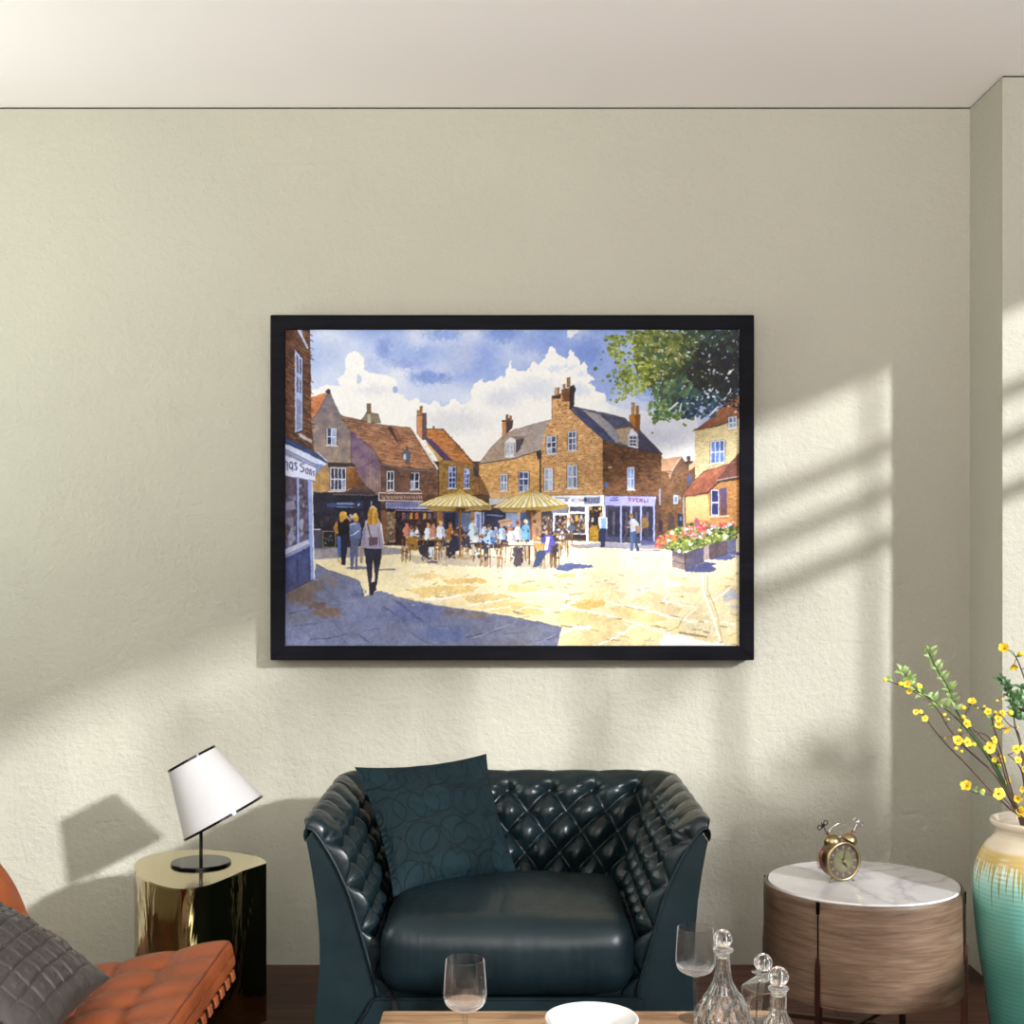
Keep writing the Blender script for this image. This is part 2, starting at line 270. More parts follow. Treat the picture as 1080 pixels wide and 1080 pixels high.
    # lane doors and hanging sign
    P([(694, 560), (694, 550), (696, 547), (698.5, 550), (698.5, 560)], (58, 46, 60)); P([(704, 560), (704, 544), (707.5, 540), (711, 546), (711, 560)], (84, 66, 62)); R(714.5, 542, 719.6, 558, (46, 52, 76)); R(716, 545, 718.2, 549, (92, 116, 160))
    R(709.4, 521.5, 714.8, 532, (176, 184, 200), line=(84, 72, 78)); R(710.8, 523.5, 713.2, 530, (120, 128, 150)); L([(695.6, 516), (695.6, 532)], 2., (150, 148, 160)); B(716, 525, 1.6, 3, (170, 150, 130), .7)
    # --- shop fronts, left to right
    P([(331, 519), (392, 519), (402, 524), (402, 580), (330, 582)], (42, 40, 54), col2=(50, 44, 56), var=.3)
    P([(368, 517), (376, 512), (380, 514), (386, 511.5), (396, 519), (396, 523), (352, 521)], (112, 88, 84), col2=(60, 48, 52), var=.2); L([(352, 521), (395, 522)], 1., (120, 118, 130), .7)
    P([(345, 531), (372, 529), (372, 536), (345, 535)], (60, 72, 116)); 
    for x in np.arange(356, 373, 2.1): L([(x, 531.2+r.uniform(-.4, .4)), (x+1.3, 531.6)], 1., (176, 186, 220), .9); L([(x, 534.8), (x+1.2, 534.9)], .8, (150, 160, 205), .8)
    R(374, 528, 384, 536, (50, 56, 86)); B(379, 532.5, 1.2, 1.6, (130, 160, 205)); L([(392, 529), (392, 536)], .8, (180, 184, 200))
    for k in range(46): B(r.uniform(332, 392), r.uniform(540, 576), r.uniform(.8, 2.6), r.uniform(1, 4), [(64, 62, 84), (84, 74, 78), (30, 30, 42), (56, 48, 50)][r.randint(4)], .6)
    R(341, 560, 354, 577, (36, 36, 44), line=(168, 140, 96), lw=.9)
    for k in range(16): L([(343+r.uniform(0, 9), 563+r.uniform(0, 11))]*2, 1.2, (150, 160, 170), .6)
    R(331.5, 558, 340, 579, (74, 72, 92)); L([(331, 558), (338, 558)], 1, (210, 204, 190)); L([(330.6, 545), (330.6, 580)], 1.1, (214, 212, 220))
    P([(399.5, 519), (446, 519.5), (446, 528), (399.5, 527.5)], (112, 78, 70), var=.15); L([(399.8, 527.6), (399.8, 519.5), (445, 520)], .9, (226, 220, 212)); L([(400, 527.8), (446, 529)], .9, (220, 214, 208))
    for x in np.arange(403, 445, 2.3): L([(x, 522.6+r.uniform(0, 1)), (x+r.uniform(.4, 1.4), 525.4)], .9, (216, 196, 176), .8)
    P([(407, 530), (458, 529.5), (458, 537.5), (407, 536)], (118, 122, 178), col2=(176, 180, 214), ang=90)
    for x in np.arange(409, 442, 2.2): L([(x, 531.5), (x+.3, 535)], 1., (60, 58, 110), .8); 
    R(402, 537, 468, 582, (58, 42, 44), var=.35); R(402, 538, 408, 574, (122, 84, 62), var=.2); R(408, 540, 417, 572, (128, 106, 84), var=.35); c.dabs([(408, 540), (417, 540), (417, 572), (408, 572)], 50, [(168, 140, 110), (92, 70, 56), (190, 170, 140)], 1.2, .9, al=.6)
    for x, col in [(426, (206, 130, 120)), (434, (214, 152, 60)), (440, (190, 96, 60)), (448, (198, 150, 72)), (453, (120, 110, 120))]: P([(x-1.5, 541), (x+1.2, 541), (x+1.8, 547), (x-1.8, 547.5)], col, warp=.6)
    L([(417, 538), (457, 539)], 1., (140, 140, 170))
    for k in range(30): B(r.uniform(418, 460), r.uniform(541, 560), r.uniform(.8, 2.5), r.uniform(1, 4), [(84, 58, 54), (40, 34, 44), (110, 84, 84), (60, 66, 90)][r.randint(4)], .6)
    R(461, 538, 467, 578, (150, 104, 66), var=.2); R(467, 538, 500, 580, (66, 70, 98), var=.3); R(469, 541, 480, 572, (44, 46, 66), var=.25); R(483, 541, 497, 560, (110, 124, 158), var=.25); R(497, 540, 500.5, 570, (172, 128, 78))
    R(500.5, 540, 508, 572, (176, 186, 216)); R(503, 542, 506, 560, (110, 130, 180)); R(508, 538, 546, 578, (54, 58, 84), var=.35); L([(510, 541), (510, 570)], 1.4, (150, 168, 214)); L([(514, 543), (530, 544)], 1.1, (140, 150, 190)); R(533, 541, 546, 556, (132, 148, 186), var=.2)
    P([(516, 525.5), (541, 523), (541, 531), (516, 533)], (202, 204, 212), var=.1); P([(511, 508), (517, 519), (541, 521), (541, 525), (518, 526)], (206, 168, 118), var=.15)
    R(546, 538, 572, 578, (188, 150, 108), var=.25); R(549, 540, 560, 575, (70, 84, 120), var=.3)
    R(571, 538, 585, 575, (70, 64, 70), var=.4); L([(571, 538), (571, 576)], 1.2, (120, 92, 72))
    # middle shop
    P([(582, 522), (637, 521.5), (637, 533), (590, 534), (582, 528)], (222, 222, 226), var=.06); L([(582, 522), (637, 521.5)], .9, (128, 98, 76)); L([(586, 524.8), (600, 525)], .9, (110, 104, 120))
    P([(604, 525), (616, 525), (616, 531), (604, 531)], (206, 206, 216)); P([(616, 524), (633, 523.5), (633, 531.5), (616, 532)], (150, 156, 176), col2=(126, 134, 160), ang=0)
    for x, col in [(597, (90, 96, 130)), (604, (120, 126, 150)), (611, (196, 160, 110)), (614, (140, 120, 120))]: B(x, 527.5, 1.6, 1.7, col, .8)
    B(617.5, 527, 2, 3, (52, 66, 96)); 
    for x in (621, 624, 627, 630): L([(x-.8, 526), (x+.8, 525.6), (x-.6, 529.8), (x+1., 529.4)], .8, (64, 72, 100), .9)
    L([(583, 534), (637, 534)], 1.2, (172, 160, 150)); P([(582, 537), (598, 535), (598, 540.5), (582, 541)], (120, 134, 170), var=.15)
    R(583, 541, 599, 564, (226, 226, 228), var=.05); R(585, 543.5, 597.6, 562, (66, 58, 60), var=.4); R(599, 533, 618.5, 564, (226, 226, 228), var=.05); R(600.4, 534.5, 617, 539.6, (78, 80, 94), var=.3); R(600.4, 541.8, 617, 562, (70, 62, 66), var=.4); P([(604, 563), (618, 563), (618, 569), (604, 567)], (62, 48, 50))
    for k in range(90): B(r.uniform(585, 617), r.uniform(544, 562), r.uniform(.6, 1.7), r.uniform(.6, 1.8), [(206, 196, 190), (196, 130, 62), (48, 44, 54), (150, 140, 140), (210, 170, 90), (110, 104, 116)][r.randint(6)], .75)
    R(571, 543, 582, 562, (88, 78, 80), var=.3)
    for k in range(30): B(r.uniform(571, 582), r.uniform(544, 562), 1., 1.3, [(200, 190, 180), (60, 52, 54), (180, 130, 80)][r.randint(3)], .7)
    for x, y in [(601.5, 545), (608.5, 545.5), (608, 548)]: B(x, y, 1.2, 2., (224, 152, 48))
    B(602.5, 556.5, 4.4, 3.6, (90, 92, 108)); 
    R(618.4, 532.5, 637.6, 572.5, (226, 226, 230), var=.05); R(621, 534, 635, 572, (60, 44, 40), var=.35); R(635.6, 533.5, 638.6, 548, (206, 204, 214))
    for k in range(26): B(r.uniform(622, 634), r.uniform(536, 556), r.uniform(.8, 1.8), r.uniform(.8, 2.2), [(150, 106, 62), (96, 66, 50), (206, 170, 110), (40, 34, 40)][r.randint(4)], .7)
    B(632.5, 536.5, 1.6, 1.5, (232, 200, 60)); P([(622, 556), (629, 553.5), (631, 558), (631, 572), (621.5, 572)], (172, 132, 40), var=.25); L([(623, 566), (629, 565.5)], .8, (96, 70, 30)); B(625, 548.5, 1.4, 2.2, (190, 190, 200))
    # lilac shop
    R(638, 534, 691, 576, (76, 74, 102), var=.25)
    for x0, x1 in ((640.5, 653), (656, 664.5), (667, 674.5), (677, 688)): R(x0, 535, x1, 566, (52, 48, 66), var=.35); R(x0, 566, x1, 573, (70, 72, 104), var=.2); R((x0+x1)/2-1, 540, (x0+x1)/2+1.3, 563, (124, 122, 142), al=.5)
    for x in (654.4, 665.8, 676, 689.5): L([(x, 534), (x, 574)], 1.5, (168, 172, 214))
    P([(637.5, 522.5), (691.5, 523), (690.5, 534), (638, 533)], (168, 166, 222), var=.08); L([(637.5, 522.4), (692, 523)], .8, (74, 56, 62))
    L([(643.5, 526.5), (644, 528), (651.5, 527.6)], 1.1, (52, 56, 120)); L([(645, 524.8), (647, 524.6)], .9, (52, 56, 120)); L([(648, 524.8), (651, 524.4)], .9, (52, 56, 120))
    wd = (128, 54, 84)   # OVEN LI on the fascia
    B(664, 526.6, 1.7, 2.3, wd); B(664, 526.6, .8, 1.2, (168, 166, 222))
    L([(667, 524.8), (668.2, 528.9), (669.6, 525)], 1., wd); L([(673.2, 525.2), (671.2, 525.1), (671.3, 529.2), (673.4, 529.3)], .9, wd); L([(671.3, 527.2), (672.8, 527.2)], .8, wd); L([(674.9, 529.4), (674.8, 525.4), (677, 529.4), (677, 525.4)], .9, wd); L([(679.3, 525.8), (679.3, 529.6), (681.2, 529.6)], .9, (96, 60, 110)); L([(683, 526), (683.2, 529.6)], .9, (96, 60, 110))
    L([(639, 575), (690, 576)], 3., (120, 120, 156), .8)
    # --- paving in sun
    gd = [(330, 580), (400, 575), (520, 578), (600, 570), (690, 574), (780, 562), (780, 684), (298, 684), (298, 612), (331, 596)]
    P(gd, (232, 221, 188), col2=(222, 200, 146), var=.07)
    P([(330, 578), (403, 576), (425, 579), (425, 584), (395, 586), (331, 590)], (140, 134, 150), al=.85, var=.12); P([(600, 575), (640, 572), (700, 576), (700, 579), (640, 578)], (130, 128, 158), al=.7)
    stones = [([(430, 608), (452, 604), (476, 608), (450, 611)], (222, 190, 130)), ([(466, 611), (510, 609), (512, 614), (470, 616)], (216, 178, 108)), ([(430, 622), (455, 617), (505, 618), (500, 624), (470, 627), (446, 630)], (218, 186, 118)),
              ([(486, 629), (520, 625), (545, 629), (530, 635), (500, 636)], (214, 182, 118)), ([(505, 641), (536, 631), (575, 640), (540, 648)], (220, 190, 126)), ([(538, 615), (570, 622), (552, 626), (534, 623)], (222, 190, 126)),
              ([(585, 605), (607, 605), (606, 609), (588, 609)], (222, 186, 116)), ([(545, 611), (585, 612), (603, 618), (590, 622), (560, 620)], (228, 204, 156)), ([(622, 605), (648, 604), (646, 610), (624, 611)], (226, 204, 160)),
              ([(600, 638), (612, 632), (634, 631), (640, 636), (620, 644)], (222, 178, 96)), ([(612, 627), (640, 621), (662, 626), (652, 634), (628, 632)], (226, 202, 150)), ([(540, 640), (572, 640), (575, 648), (545, 649)], (216, 184, 120)),
              ([(592, 643), (640, 648), (652, 655), (610, 658), (586, 655)], (220, 190, 128)), ([(566, 662), (600, 664), (640, 660), (648, 668), (625, 682), (588, 682)], (222, 196, 140)), ([(605, 660), (650, 648), (690, 656), (686, 668), (652, 668)], (218, 196, 140)),
              ([(640, 640), (662, 640), (690, 646), (706, 652), (690, 656), (655, 650)], (216, 190, 128)), ([(664, 634), (684, 623), (706, 628), (702, 634), (720, 642), (712, 650), (690, 644)], (210, 186, 140)), ([(700, 634), (738, 636), (742, 642), (722, 640)], (220, 200, 156)),
              ([(706, 606), (730, 610), (726, 614), (704, 612)], (222, 198, 148)), ([(704, 620), (718, 618), (740, 620), (736, 626), (706, 624)], (214, 192, 148)), ([(712, 652), (738, 640), (748, 650), (750, 662), (724, 660)], (216, 196, 150)), ([(716, 668), (722, 652), (752, 655), (756, 672), (734, 672)], (222, 208, 166)),
              ([(752, 612), (780, 602), (780, 622), (756, 628)], (216, 198, 152)), ([(752, 640), (780, 636), (780, 668), (762, 670)], (218, 204, 162)), ([(658, 664), (676, 658), (706, 668), (690, 680), (660, 681)], (222, 206, 148)), ([(766, 622), (776, 621), (780, 632), (762, 633)], (176, 176, 184)),
              ([(668, 621), (686, 616), (688, 619), (676, 626)], (196, 188, 180)), ([(700, 613), (714, 612), (718, 617), (704, 618)], (206, 204, 200)), ([(590, 615), (620, 613), (660, 616), (640, 620), (600, 620)], (228, 206, 162)), ([(648, 612), (680, 606), (690, 612), (660, 618)], (228, 206, 164)), ([(770, 637), (780, 638), (780, 642), (769, 641)], (180, 182, 196))]
    for s_, col in stones: P(s_, col, al=.9, var=.1, warp=1.2)
    for k in range(170):
        y = 584+98*r.rand()**1.2; d = (y-575)/110
        x = r.uniform(400, 778); q = r.uniform(2, 6)*(.5+2.2*d); sl = r.choice([-.28, .2, .12, -.12])
        L([(x, y), (x+q, y+sl*q)], r.uniform(.5, 1.)*(1+d), [(238, 232, 214), (236, 230, 214), (176, 146, 92), (198, 164, 100), (150, 124, 84)][r.randint(5)], .7, warp=.7)
    for p_, w in [([(590, 668), (606, 662), (622, 661)], 2.6), ([(625, 683), (640, 676), (662, 664), (672, 657)], 1.8), ([(594, 637), (604, 642), (624, 645), (650, 651), (676, 659), (690, 664), (706, 667)], 1.3), ([(591, 644), (600, 636), (610, 632)], 1.5), ([(448, 631), (466, 631), (486, 627)], 1.6), ([(494, 638), (505, 636), (538, 630)], 1.3), ([(505, 644), (538, 640)], 1.), ([(640, 634), (656, 638), (680, 642), (684, 639)], 1.6), ([(699, 633), (712, 636), (732, 640)], 1.3), ([(680, 644), (700, 648), (726, 655), (746, 655)], 1.2), ([(703, 636), (700, 631), (706, 627)], 1.2), ([(718, 655), (730, 645), (734, 641)], 1.), ([(752, 633), (764, 624), (768, 621)], 1.6), ([(540, 646), (556, 640), (580, 643)], 1.1), ([(540, 626), (556, 624), (600, 628)], 1.1)]:
        L(p_, w, (236, 234, 226), .9, warp=.8)
    P([(700, 668), (716, 668), (740, 675), (770, 680), (770, 684), (690, 684)], (228, 224, 216), var=.03, warp=1.)
    for p_, w in [([(716, 666.5), (730, 669), (745, 671)], 2.2), ([(658, 639), (680, 644)], .8), ([(592, 659), (604, 661)], 1.6), ([(600, 627), (616, 625)], 1.), ([(550, 615), (564, 612)], .9), ([(541, 645), (552, 648)], 1.4), ([(585, 646), (590, 645.6)], 1.4), ([(649, 652), (655, 652.5)], 1.6), ([(703, 666), (714, 661), (720, 652)], .9), ([(678, 681), (686, 671)], 1.), ([(706, 649), (716, 651)], 1.1), ([(737, 655), (742, 655.5)], 1.2), ([(772, 679), (780, 681)], 1.)]:
        L(p_, w, (150, 122, 82), .85, warp=.6)
    P([(680, 675), (688, 671), (696, 675), (696, 682), (678, 682)], (206, 194, 152), al=.8, warp=1.)
    L([(740, 604), (741, 618), (744, 630), (752, 652), (759, 676)], 1.7, (240, 236, 222)); L([(746, 608), (746, 622), (752, 636), (757, 652), (761, 674)], .9, (180, 156, 112)); L([(742, 618), (750, 640), (757, 660), (761.5, 676)], .8, (206, 186, 140)); B(760, 677, 2.6, 1.8, (198, 176, 120))
    # --- big blue shadow
    sh = [(298, 612), (331, 610), (334, 594), (346, 601), (371, 609.5), (380, 613.5), (384.5, 628.5), (393, 625), (402, 622.5), (410, 625), (418, 629), (440, 634), (470, 640), (505, 645.5), (538, 650), (568, 655), (592, 661), (587, 684), (298, 684)]
    P(sh, (112, 118, 148), col2=(112, 112, 132), ang=0, var=.14, warp=.8)
    L([(334, 594), (346, 601), (371, 609.5), (380, 613.5), (384.5, 628)], .7, (74, 72, 92)); L([(418, 629), (470, 640), (538, 650), (592, 661)], .8, (104, 98, 98), .8)
    for x, y, rx, ry, col, a in [(318, 628, 16, 10, (112, 90, 76), .8), (330, 618, 12, 6, (126, 104, 88), .7), (345, 646, 16, 5, (120, 92, 74), .8), (335, 638, 10, 4, (104, 76, 56), .7), (314, 652, 12, 5, (108, 106, 114), .6), (440, 646, 30, 12, (84, 96, 142), .6), (470, 668, 30, 9, (84, 100, 148), .6),
                                 (480, 646, 12, 2.4, (112, 96, 96), .8), (500, 649, 12, 3, (122, 108, 96), .8), (345, 610, 12, 4, (128, 116, 116), .6), (352, 616, 5, 2, (142, 112, 88), .7), (390, 650, 24, 12, (104, 112, 148), .5), (552, 668, 22, 8, (122, 122, 128), .6), (540, 678, 30, 5, (112, 108, 112), .6), (375, 626, 6, 4, (84, 92, 128), .7), (383, 624, 2.5, 4, (78, 84, 116), .7), (500, 668, 12, 2, (122, 110, 110), .6)]:
        B(x, y, rx, ry, col, a, warp=2.2, soft=.6)
    for p_, w in [([(418, 633), (430, 643), (447, 656)], 1.6), ([(405, 640), (412, 644), (420, 650)], 1.3), ([(380, 669), (390, 678)], 1.6), ([(328, 674), (350, 672), (366, 668)], 1.2), ([(305, 647), (325, 643)], 1.), ([(310, 660), (334, 657)], .9), ([(350, 654), (362, 666)], .6), ([(318, 662), (330, 674)], .6), ([(433, 666), (448, 676), (460, 680)], 1.), ([(384, 665), (400, 662)], .7), ([(492, 672), (506, 668), (526, 664)], 1.5), ([(532, 668), (556, 666)], .8), ([(360, 672), (368, 681)], .7), ([(566, 676), (585, 672)], .8)]:
        L(p_, w, (72, 74, 102), .75, warp=.7)
    L([(500, 672), (526, 662), (538, 658)], .8, (168, 166, 176), .7); L([(462, 662), (474, 662)], .8, (150, 150, 170), .6); L([(566, 678), (586, 668)], .7, (170, 172, 186), .7); B(436, 637.5, 2.4, 1, (150, 152, 180), .8)
    c.dabs(sh, 300, [(128, 134, 162), (98, 104, 136), (120, 116, 132)], 3., 1.1, al=.22)
    # --- tall brick house and shop on the left edge
    tb = [(298, 346), (327.5, 346), (328.5, 400), (328.8, 440), (332, 477), (298, 477)]
    P(tb, (92, 62, 46), var=.25)
    c.courses(tb, 2.6, .62, [(132, 90, 58), (150, 104, 66), (118, 78, 52)], .65, 1.3, .3, 5); c.courses(tb, 2.6, .62, [(58, 42, 46), (70, 48, 42), (50, 40, 52)], .7, 1., .35, 5); c.dabs(tb, 90, [(162, 112, 62), (64, 48, 54)], 1.6, .8, rot=.5, al=.5)
    P([(312.5, 347), (316, 347), (326, 367), (325, 369)], (176, 184, 208)); L([(317.5, 347.5), (318.5, 352)], 1.3, (150, 160, 196)); L([(312.5, 348), (325, 369.5)], .7, (44, 36, 40))
    P([(311, 369), (319.5, 379), (319.5, 454), (311, 456)], (158, 170, 206), var=.1); P([(312.5, 374), (317.8, 380), (317.8, 396), (313, 393)], (98, 88, 108), var=.3); P([(312.8, 397), (317.6, 401), (317.6, 416), (313, 413)], (104, 100, 128), var=.3); P([(312.8, 420), (317.8, 424), (317.8, 452), (312.8, 454)], (134, 138, 166), var=.2); L([(315.4, 378), (315.4, 415)], .8, (176, 186, 214)); L([(310.3, 366), (319.8, 378), (319.8, 455)], .8, (44, 34, 38))
    P([(314, 457), (317, 457.5), (330, 464.5), (330, 467.5), (316, 461)], (170, 166, 176))
    P([(298, 460), (320, 470), (344, 484), (346, 488), (336, 489), (298, 469)], (46, 62, 104), col2=(58, 74, 118), var=.2); L([(300, 463), (340, 484)], .8, (84, 104, 150), .7); L([(336, 477), (345, 486)], 1., (190, 200, 216))
    P([(298, 467), (320, 476), (344, 488), (344, 491), (336, 492), (298, 473)], (196, 204, 226)); P([(298, 472), (336, 491), (334, 497), (298, 480)], (150, 156, 186)); L([(298, 472.5), (337, 491)], .8, (92, 96, 130)); L([(298, 476), (335, 494)], .8, (108, 112, 146)); P([(333, 490), (341, 490), (337, 497), (333, 500)], (122, 136, 176))
    P([(298, 479), (333.5, 494), (333, 507), (298, 501)], (208, 210, 228), var=.05); L([(298, 501.5), (333, 507.5)], 1., (112, 116, 150))
    tx = (58, 62, 122)   # ...nas Sons on the fascia
    L([(300.8, 495), (300.6, 488), (302, 486.4), (303.4, 487.8), (303.4, 496)], 1.1, tx); L([(308.6, 496.6), (308.6, 488), (306.6, 486.8), (305.2, 489), (305.4, 493), (306.8, 494.8), (308.4, 492.6)], 1.1, tx); L([(313.2, 489.4), (311.8, 487.6), (310.4, 489), (311.8, 491.4), (313.2, 493.6), (312.4, 496), (310.4, 495)], 1.1, tx)
    L([(321, 489.8), (319, 488.6), (317, 490.4), (318.2, 492.4), (320.6, 493.6), (321.2, 496.2), (319.4, 498), (317, 497)], 1.2, tx); L([(324.4, 494), (323, 495.6), (323.2, 499), (324.6, 500), (325.6, 498), (325.4, 495), (324.4, 494)], 1., tx); L([(327.2, 500.8), (327.2, 495.6), (328.6, 495.8), (329, 501)], 1., tx); L([(332, 497.6), (330.8, 497.4), (331, 499), (332, 500.4), (331, 502)], .9, tx)
    P([(298, 502), (330, 507), (330, 575), (298, 588)], (84, 72, 84), col2=(96, 92, 116), var=.35)
    for k in range(70): B(r.uniform(300, 325), r.uniform(510, 578), r.uniform(1, 3.2), r.uniform(1, 4), [(70, 58, 66), (118, 116, 146), (96, 76, 70), (146, 150, 184), (60, 50, 62), (126, 88, 64)][r.randint(6)], .5)
    P([(301, 531), (310, 528), (312, 537), (302, 538)], (150, 148, 170), al=.7); B(318.5, 553, 2.4, 6, (168, 172, 200), .7); B(318.5, 563, 2., 3, (156, 164, 200), .7); B(307, 550, 3, 5, (140, 140, 166), .6); P([(303, 566), (308, 556), (312, 568), (306, 576)], (150, 156, 188), al=.7)
    L([(314.3, 504), (314.6, 574)], 2., (150, 164, 210)); L([(300.5, 502), (300.5, 580)], 1., (128, 104, 86), .7); L([(312.6, 506), (313, 574)], .9, (70, 72, 110)); P([(324.8, 506), (329, 507), (331.4, 610), (327.4, 612)], (140, 156, 208), var=.12); L([(329.6, 508), (331.4, 580), (332, 610)], .8, (226, 228, 236)); L([(325, 508), (327, 606)], .7, (76, 82, 124))
    P([(298, 580), (313, 574), (326, 569), (327, 573), (298, 586)], (178, 180, 206), var=.08); P([(298, 586), (327, 573), (328, 578), (298, 592)], (132, 138, 172))
    P([(298, 590), (327.5, 576), (328.5, 611), (316, 618), (298, 627)], (62, 72, 122), col2=(74, 78, 118), var=.2); P([(302, 594), (312, 589), (312, 612), (303, 617)], (84, 90, 132), al=.6); P([(315, 588), (325, 583), (326, 606), (316, 611)], (78, 84, 128), al=.6); L([(313.6, 584), (314, 616)], .8, (46, 54, 98)); L([(298, 626.5), (316, 618), (331, 611)], .9, (60, 60, 84))
    L([(331, 611), (336, 611)], 1., (150, 156, 186))
    # --- the three walkers on the left
    B(379, 598.5, 14, 1.6, (104, 100, 122), .8); L([(398, 601), (416, 600)], 2., (112, 106, 120), .8)
    P([(355.5, 566), (362, 563), (363, 585), (357, 588)], (76, 110, 182), var=.2); P([(359, 561), (367, 561), (366, 580), (364, 596), (360, 595)], (38, 40, 58)); P([(356, 588), (359, 590), (359, 594), (355.5, 592)], (206, 176, 120))
    P([(356, 549), (362, 546), (368, 549), (368, 563), (357.5, 566)], (36, 34, 42), var=.2); P([(352, 556), (356, 549), (357, 562), (354, 562.5)], (184, 130, 52), var=.2); B(362, 543.5, 4., 4.6, (212, 166, 62)); B(360.5, 547, 2.6, 3.2, (196, 148, 56)); L([(366, 545), (369.5, 549)], 1.6, (206, 160, 134)); B(364, 541, 1.5, 1.2, (240, 206, 110))
    P([(370, 568), (380, 568), (378, 583), (377.5, 600), (374.5, 600), (374, 584), (372.4, 600), (369.8, 600), (369, 582)], (92, 98, 128), var=.2); P([(368.5, 553), (373, 550.5), (379, 551), (381.5, 556), (381, 568), (369, 570)], (116, 132, 176), col2=(92, 104, 146), var=.2); L([(370, 565), (379, 559)], 1.3, (196, 206, 226)); L([(369, 553), (375, 552)], 1.2, (200, 204, 218)); B(375.3, 546, 3.4, 4.3, (204, 150, 68)); B(374.5, 543.5, 2.4, 2, (230, 190, 120)); B(370.5, 545, 2., 2.6, (176, 184, 200))
    P([(380, 577), (383, 577), (383, 593), (380.5, 594)], (150, 132, 116))
    P([(384, 578), (403, 578), (402, 590), (399, 606), (397.5, 618), (396, 618), (395, 600), (393.5, 590), (393, 606), (391.6, 620), (389.4, 618), (387.4, 600)], (50, 48, 66), var=.2); P([(389.4, 617), (393, 614), (397, 613), (397.2, 622), (394.5, 624), (394, 627.5), (390, 627), (390, 620)], (42, 38, 52))
    P([(386, 549), (391, 546), (399, 547), (403, 553), (405.5, 574), (402.5, 579), (384, 578), (381, 575), (383, 560)], (172, 164, 180), col2=(150, 142, 164), ang=60, var=.12); L([(402, 553), (405, 573)], 1.1, (222, 216, 220)); L([(388, 553), (392, 568)], 1.2, (92, 62, 66)); P([(389.5, 567.5), (398.5, 566.5), (398, 574), (390, 575.5)], (104, 80, 92), line=(70, 52, 60)); P([(382.5, 560), (386, 556), (386, 574), (382, 576)], (142, 130, 152)); L([(399, 556), (401, 576)], .8, (124, 112, 136))
    P([(388.3, 540), (390.5, 535.5), (394, 534), (397.5, 536.5), (399, 543), (399.8, 552), (394, 553.5), (388, 553)], (168, 124, 40), col2=(196, 150, 62), ang=0, var=.3); L([(390.5, 536), (394, 534.4), (397.5, 537)], 1., (228, 208, 170)); L([(392, 541), (391, 552)], .7, (112, 78, 26)); L([(396.5, 541), (397.4, 552)], .7, (120, 84, 30)); L([(394, 540), (394, 552)], .7, (214, 172, 86))
    # --- cafe tables under the parasols: shadows, chairs, people
    def chair(x, y, h, col=(140, 94, 52)):
        for dx, dy in ((0, 0), (4.2, .6), (1.5, -1.5)): L([(x+dx, y-h*.5), (x+dx-.3, y+dy)], .9, col)
        L([(x-.2, y-h*.5), (x+4.4, y-h*.45)], 1.4, col); L([(x, y-h), (x, y-h*.4)], .9, col); L([(x, y-h*.95), (x+3.6, y-h*.9)], 1., col); L([(x+3.6, y-h), (x+4.1, y-h*.4)], .9, col)
    P([(424, 586), (470, 583), (545, 588), (600, 596), (590, 600), (500, 597), (440, 594)], (150, 138, 132), al=.5, warp=1.5)
    skins = [(212, 164, 134), (196, 146, 112), (222, 180, 150)]; hairs = [(98, 66, 44), (176, 124, 54), (60, 46, 44), (214, 172, 96), (150, 96, 52), (206, 200, 192)]; coats = [(206, 214, 226), (222, 222, 222), (122, 152, 202), (70, 76, 116), (196, 130, 110), (92, 70, 66), (60, 60, 84), (226, 210, 200)]
    for k in range(30):   # far tables
        x = r.uniform(418, 606); c.sitter(x, r.uniform(563, 570), r.uniform(9, 13), coats[r.randint(8)], hairs[r.randint(6)], skins[r.randint(3)])
    for k in range(70): B(r.uniform(424, 602), r.uniform(563, 580), r.uniform(.7, 2.4), r.uniform(.7, 2.6), [(70, 56, 58), (50, 48, 64), (150, 104, 62), (214, 206, 196), (96, 74, 66), (186, 150, 100)][r.randint(6)], .8)
    for k in range(60): x = r.uniform(424, 604); L([(x, r.uniform(572, 578)), (x+r.uniform(-1, 1), r.uniform(584, 592))], .9, [(120, 82, 48), (62, 48, 46), (150, 106, 60)][r.randint(3)], .85)
    for x, y in [(424, 592), (428, 591), (447, 591), (459, 590), (507, 597), (513, 598), (525, 599), (570, 598), (580, 594)]: chair(x, y, 23)
    for x0, x1, y in [(436, 470, 569), (483, 512, 565), (524, 575, 573), (583, 604, 563)]: L([(x0, y), (x1, y)], 1.7, (168, 118, 64)); L([(x0+1, y+1.4), (x1-1, y+1.4)], .9, (84, 58, 44))
    c.sitter(434, 580, 27, (206, 216, 228), (120, 80, 56)); P([(428, 567), (440, 565), (441, 580), (429, 580)], (150, 108, 42), var=.3); c.sitter(429, 566, 15, (206, 130, 110), (196, 120, 90))
    c.sitter(452, 570, 19, (222, 226, 228), (206, 150, 66)); c.sitter(457, 566, 16, (200, 140, 118), (92, 60, 44)); c.sitter(465, 568, 19, (214, 220, 228), (226, 186, 100)); c.sitter(475, 570, 20, (172, 112, 44), (160, 98, 40)); P([(475, 562), (481, 566), (485, 580), (478, 582)], (50, 52, 84))
    P([(441, 577), (450, 574), (458, 580), (456, 590), (446, 588)], (62, 56, 66), warp=1.2); P([(452, 577), (457, 577), (456, 588), (452.5, 588)], (198, 204, 214)); P([(470, 572), (478, 570), (480, 588), (472, 588)], (56, 54, 66), warp=1.5)
    c.sitter(499, 566, 21, (206, 222, 230), (150, 108, 48)); P([(496, 566), (505, 566), (504, 572), (496, 573)], (222, 222, 224)); P([(497, 574), (502, 574), (501, 585), (498, 585)], (190, 180, 164))
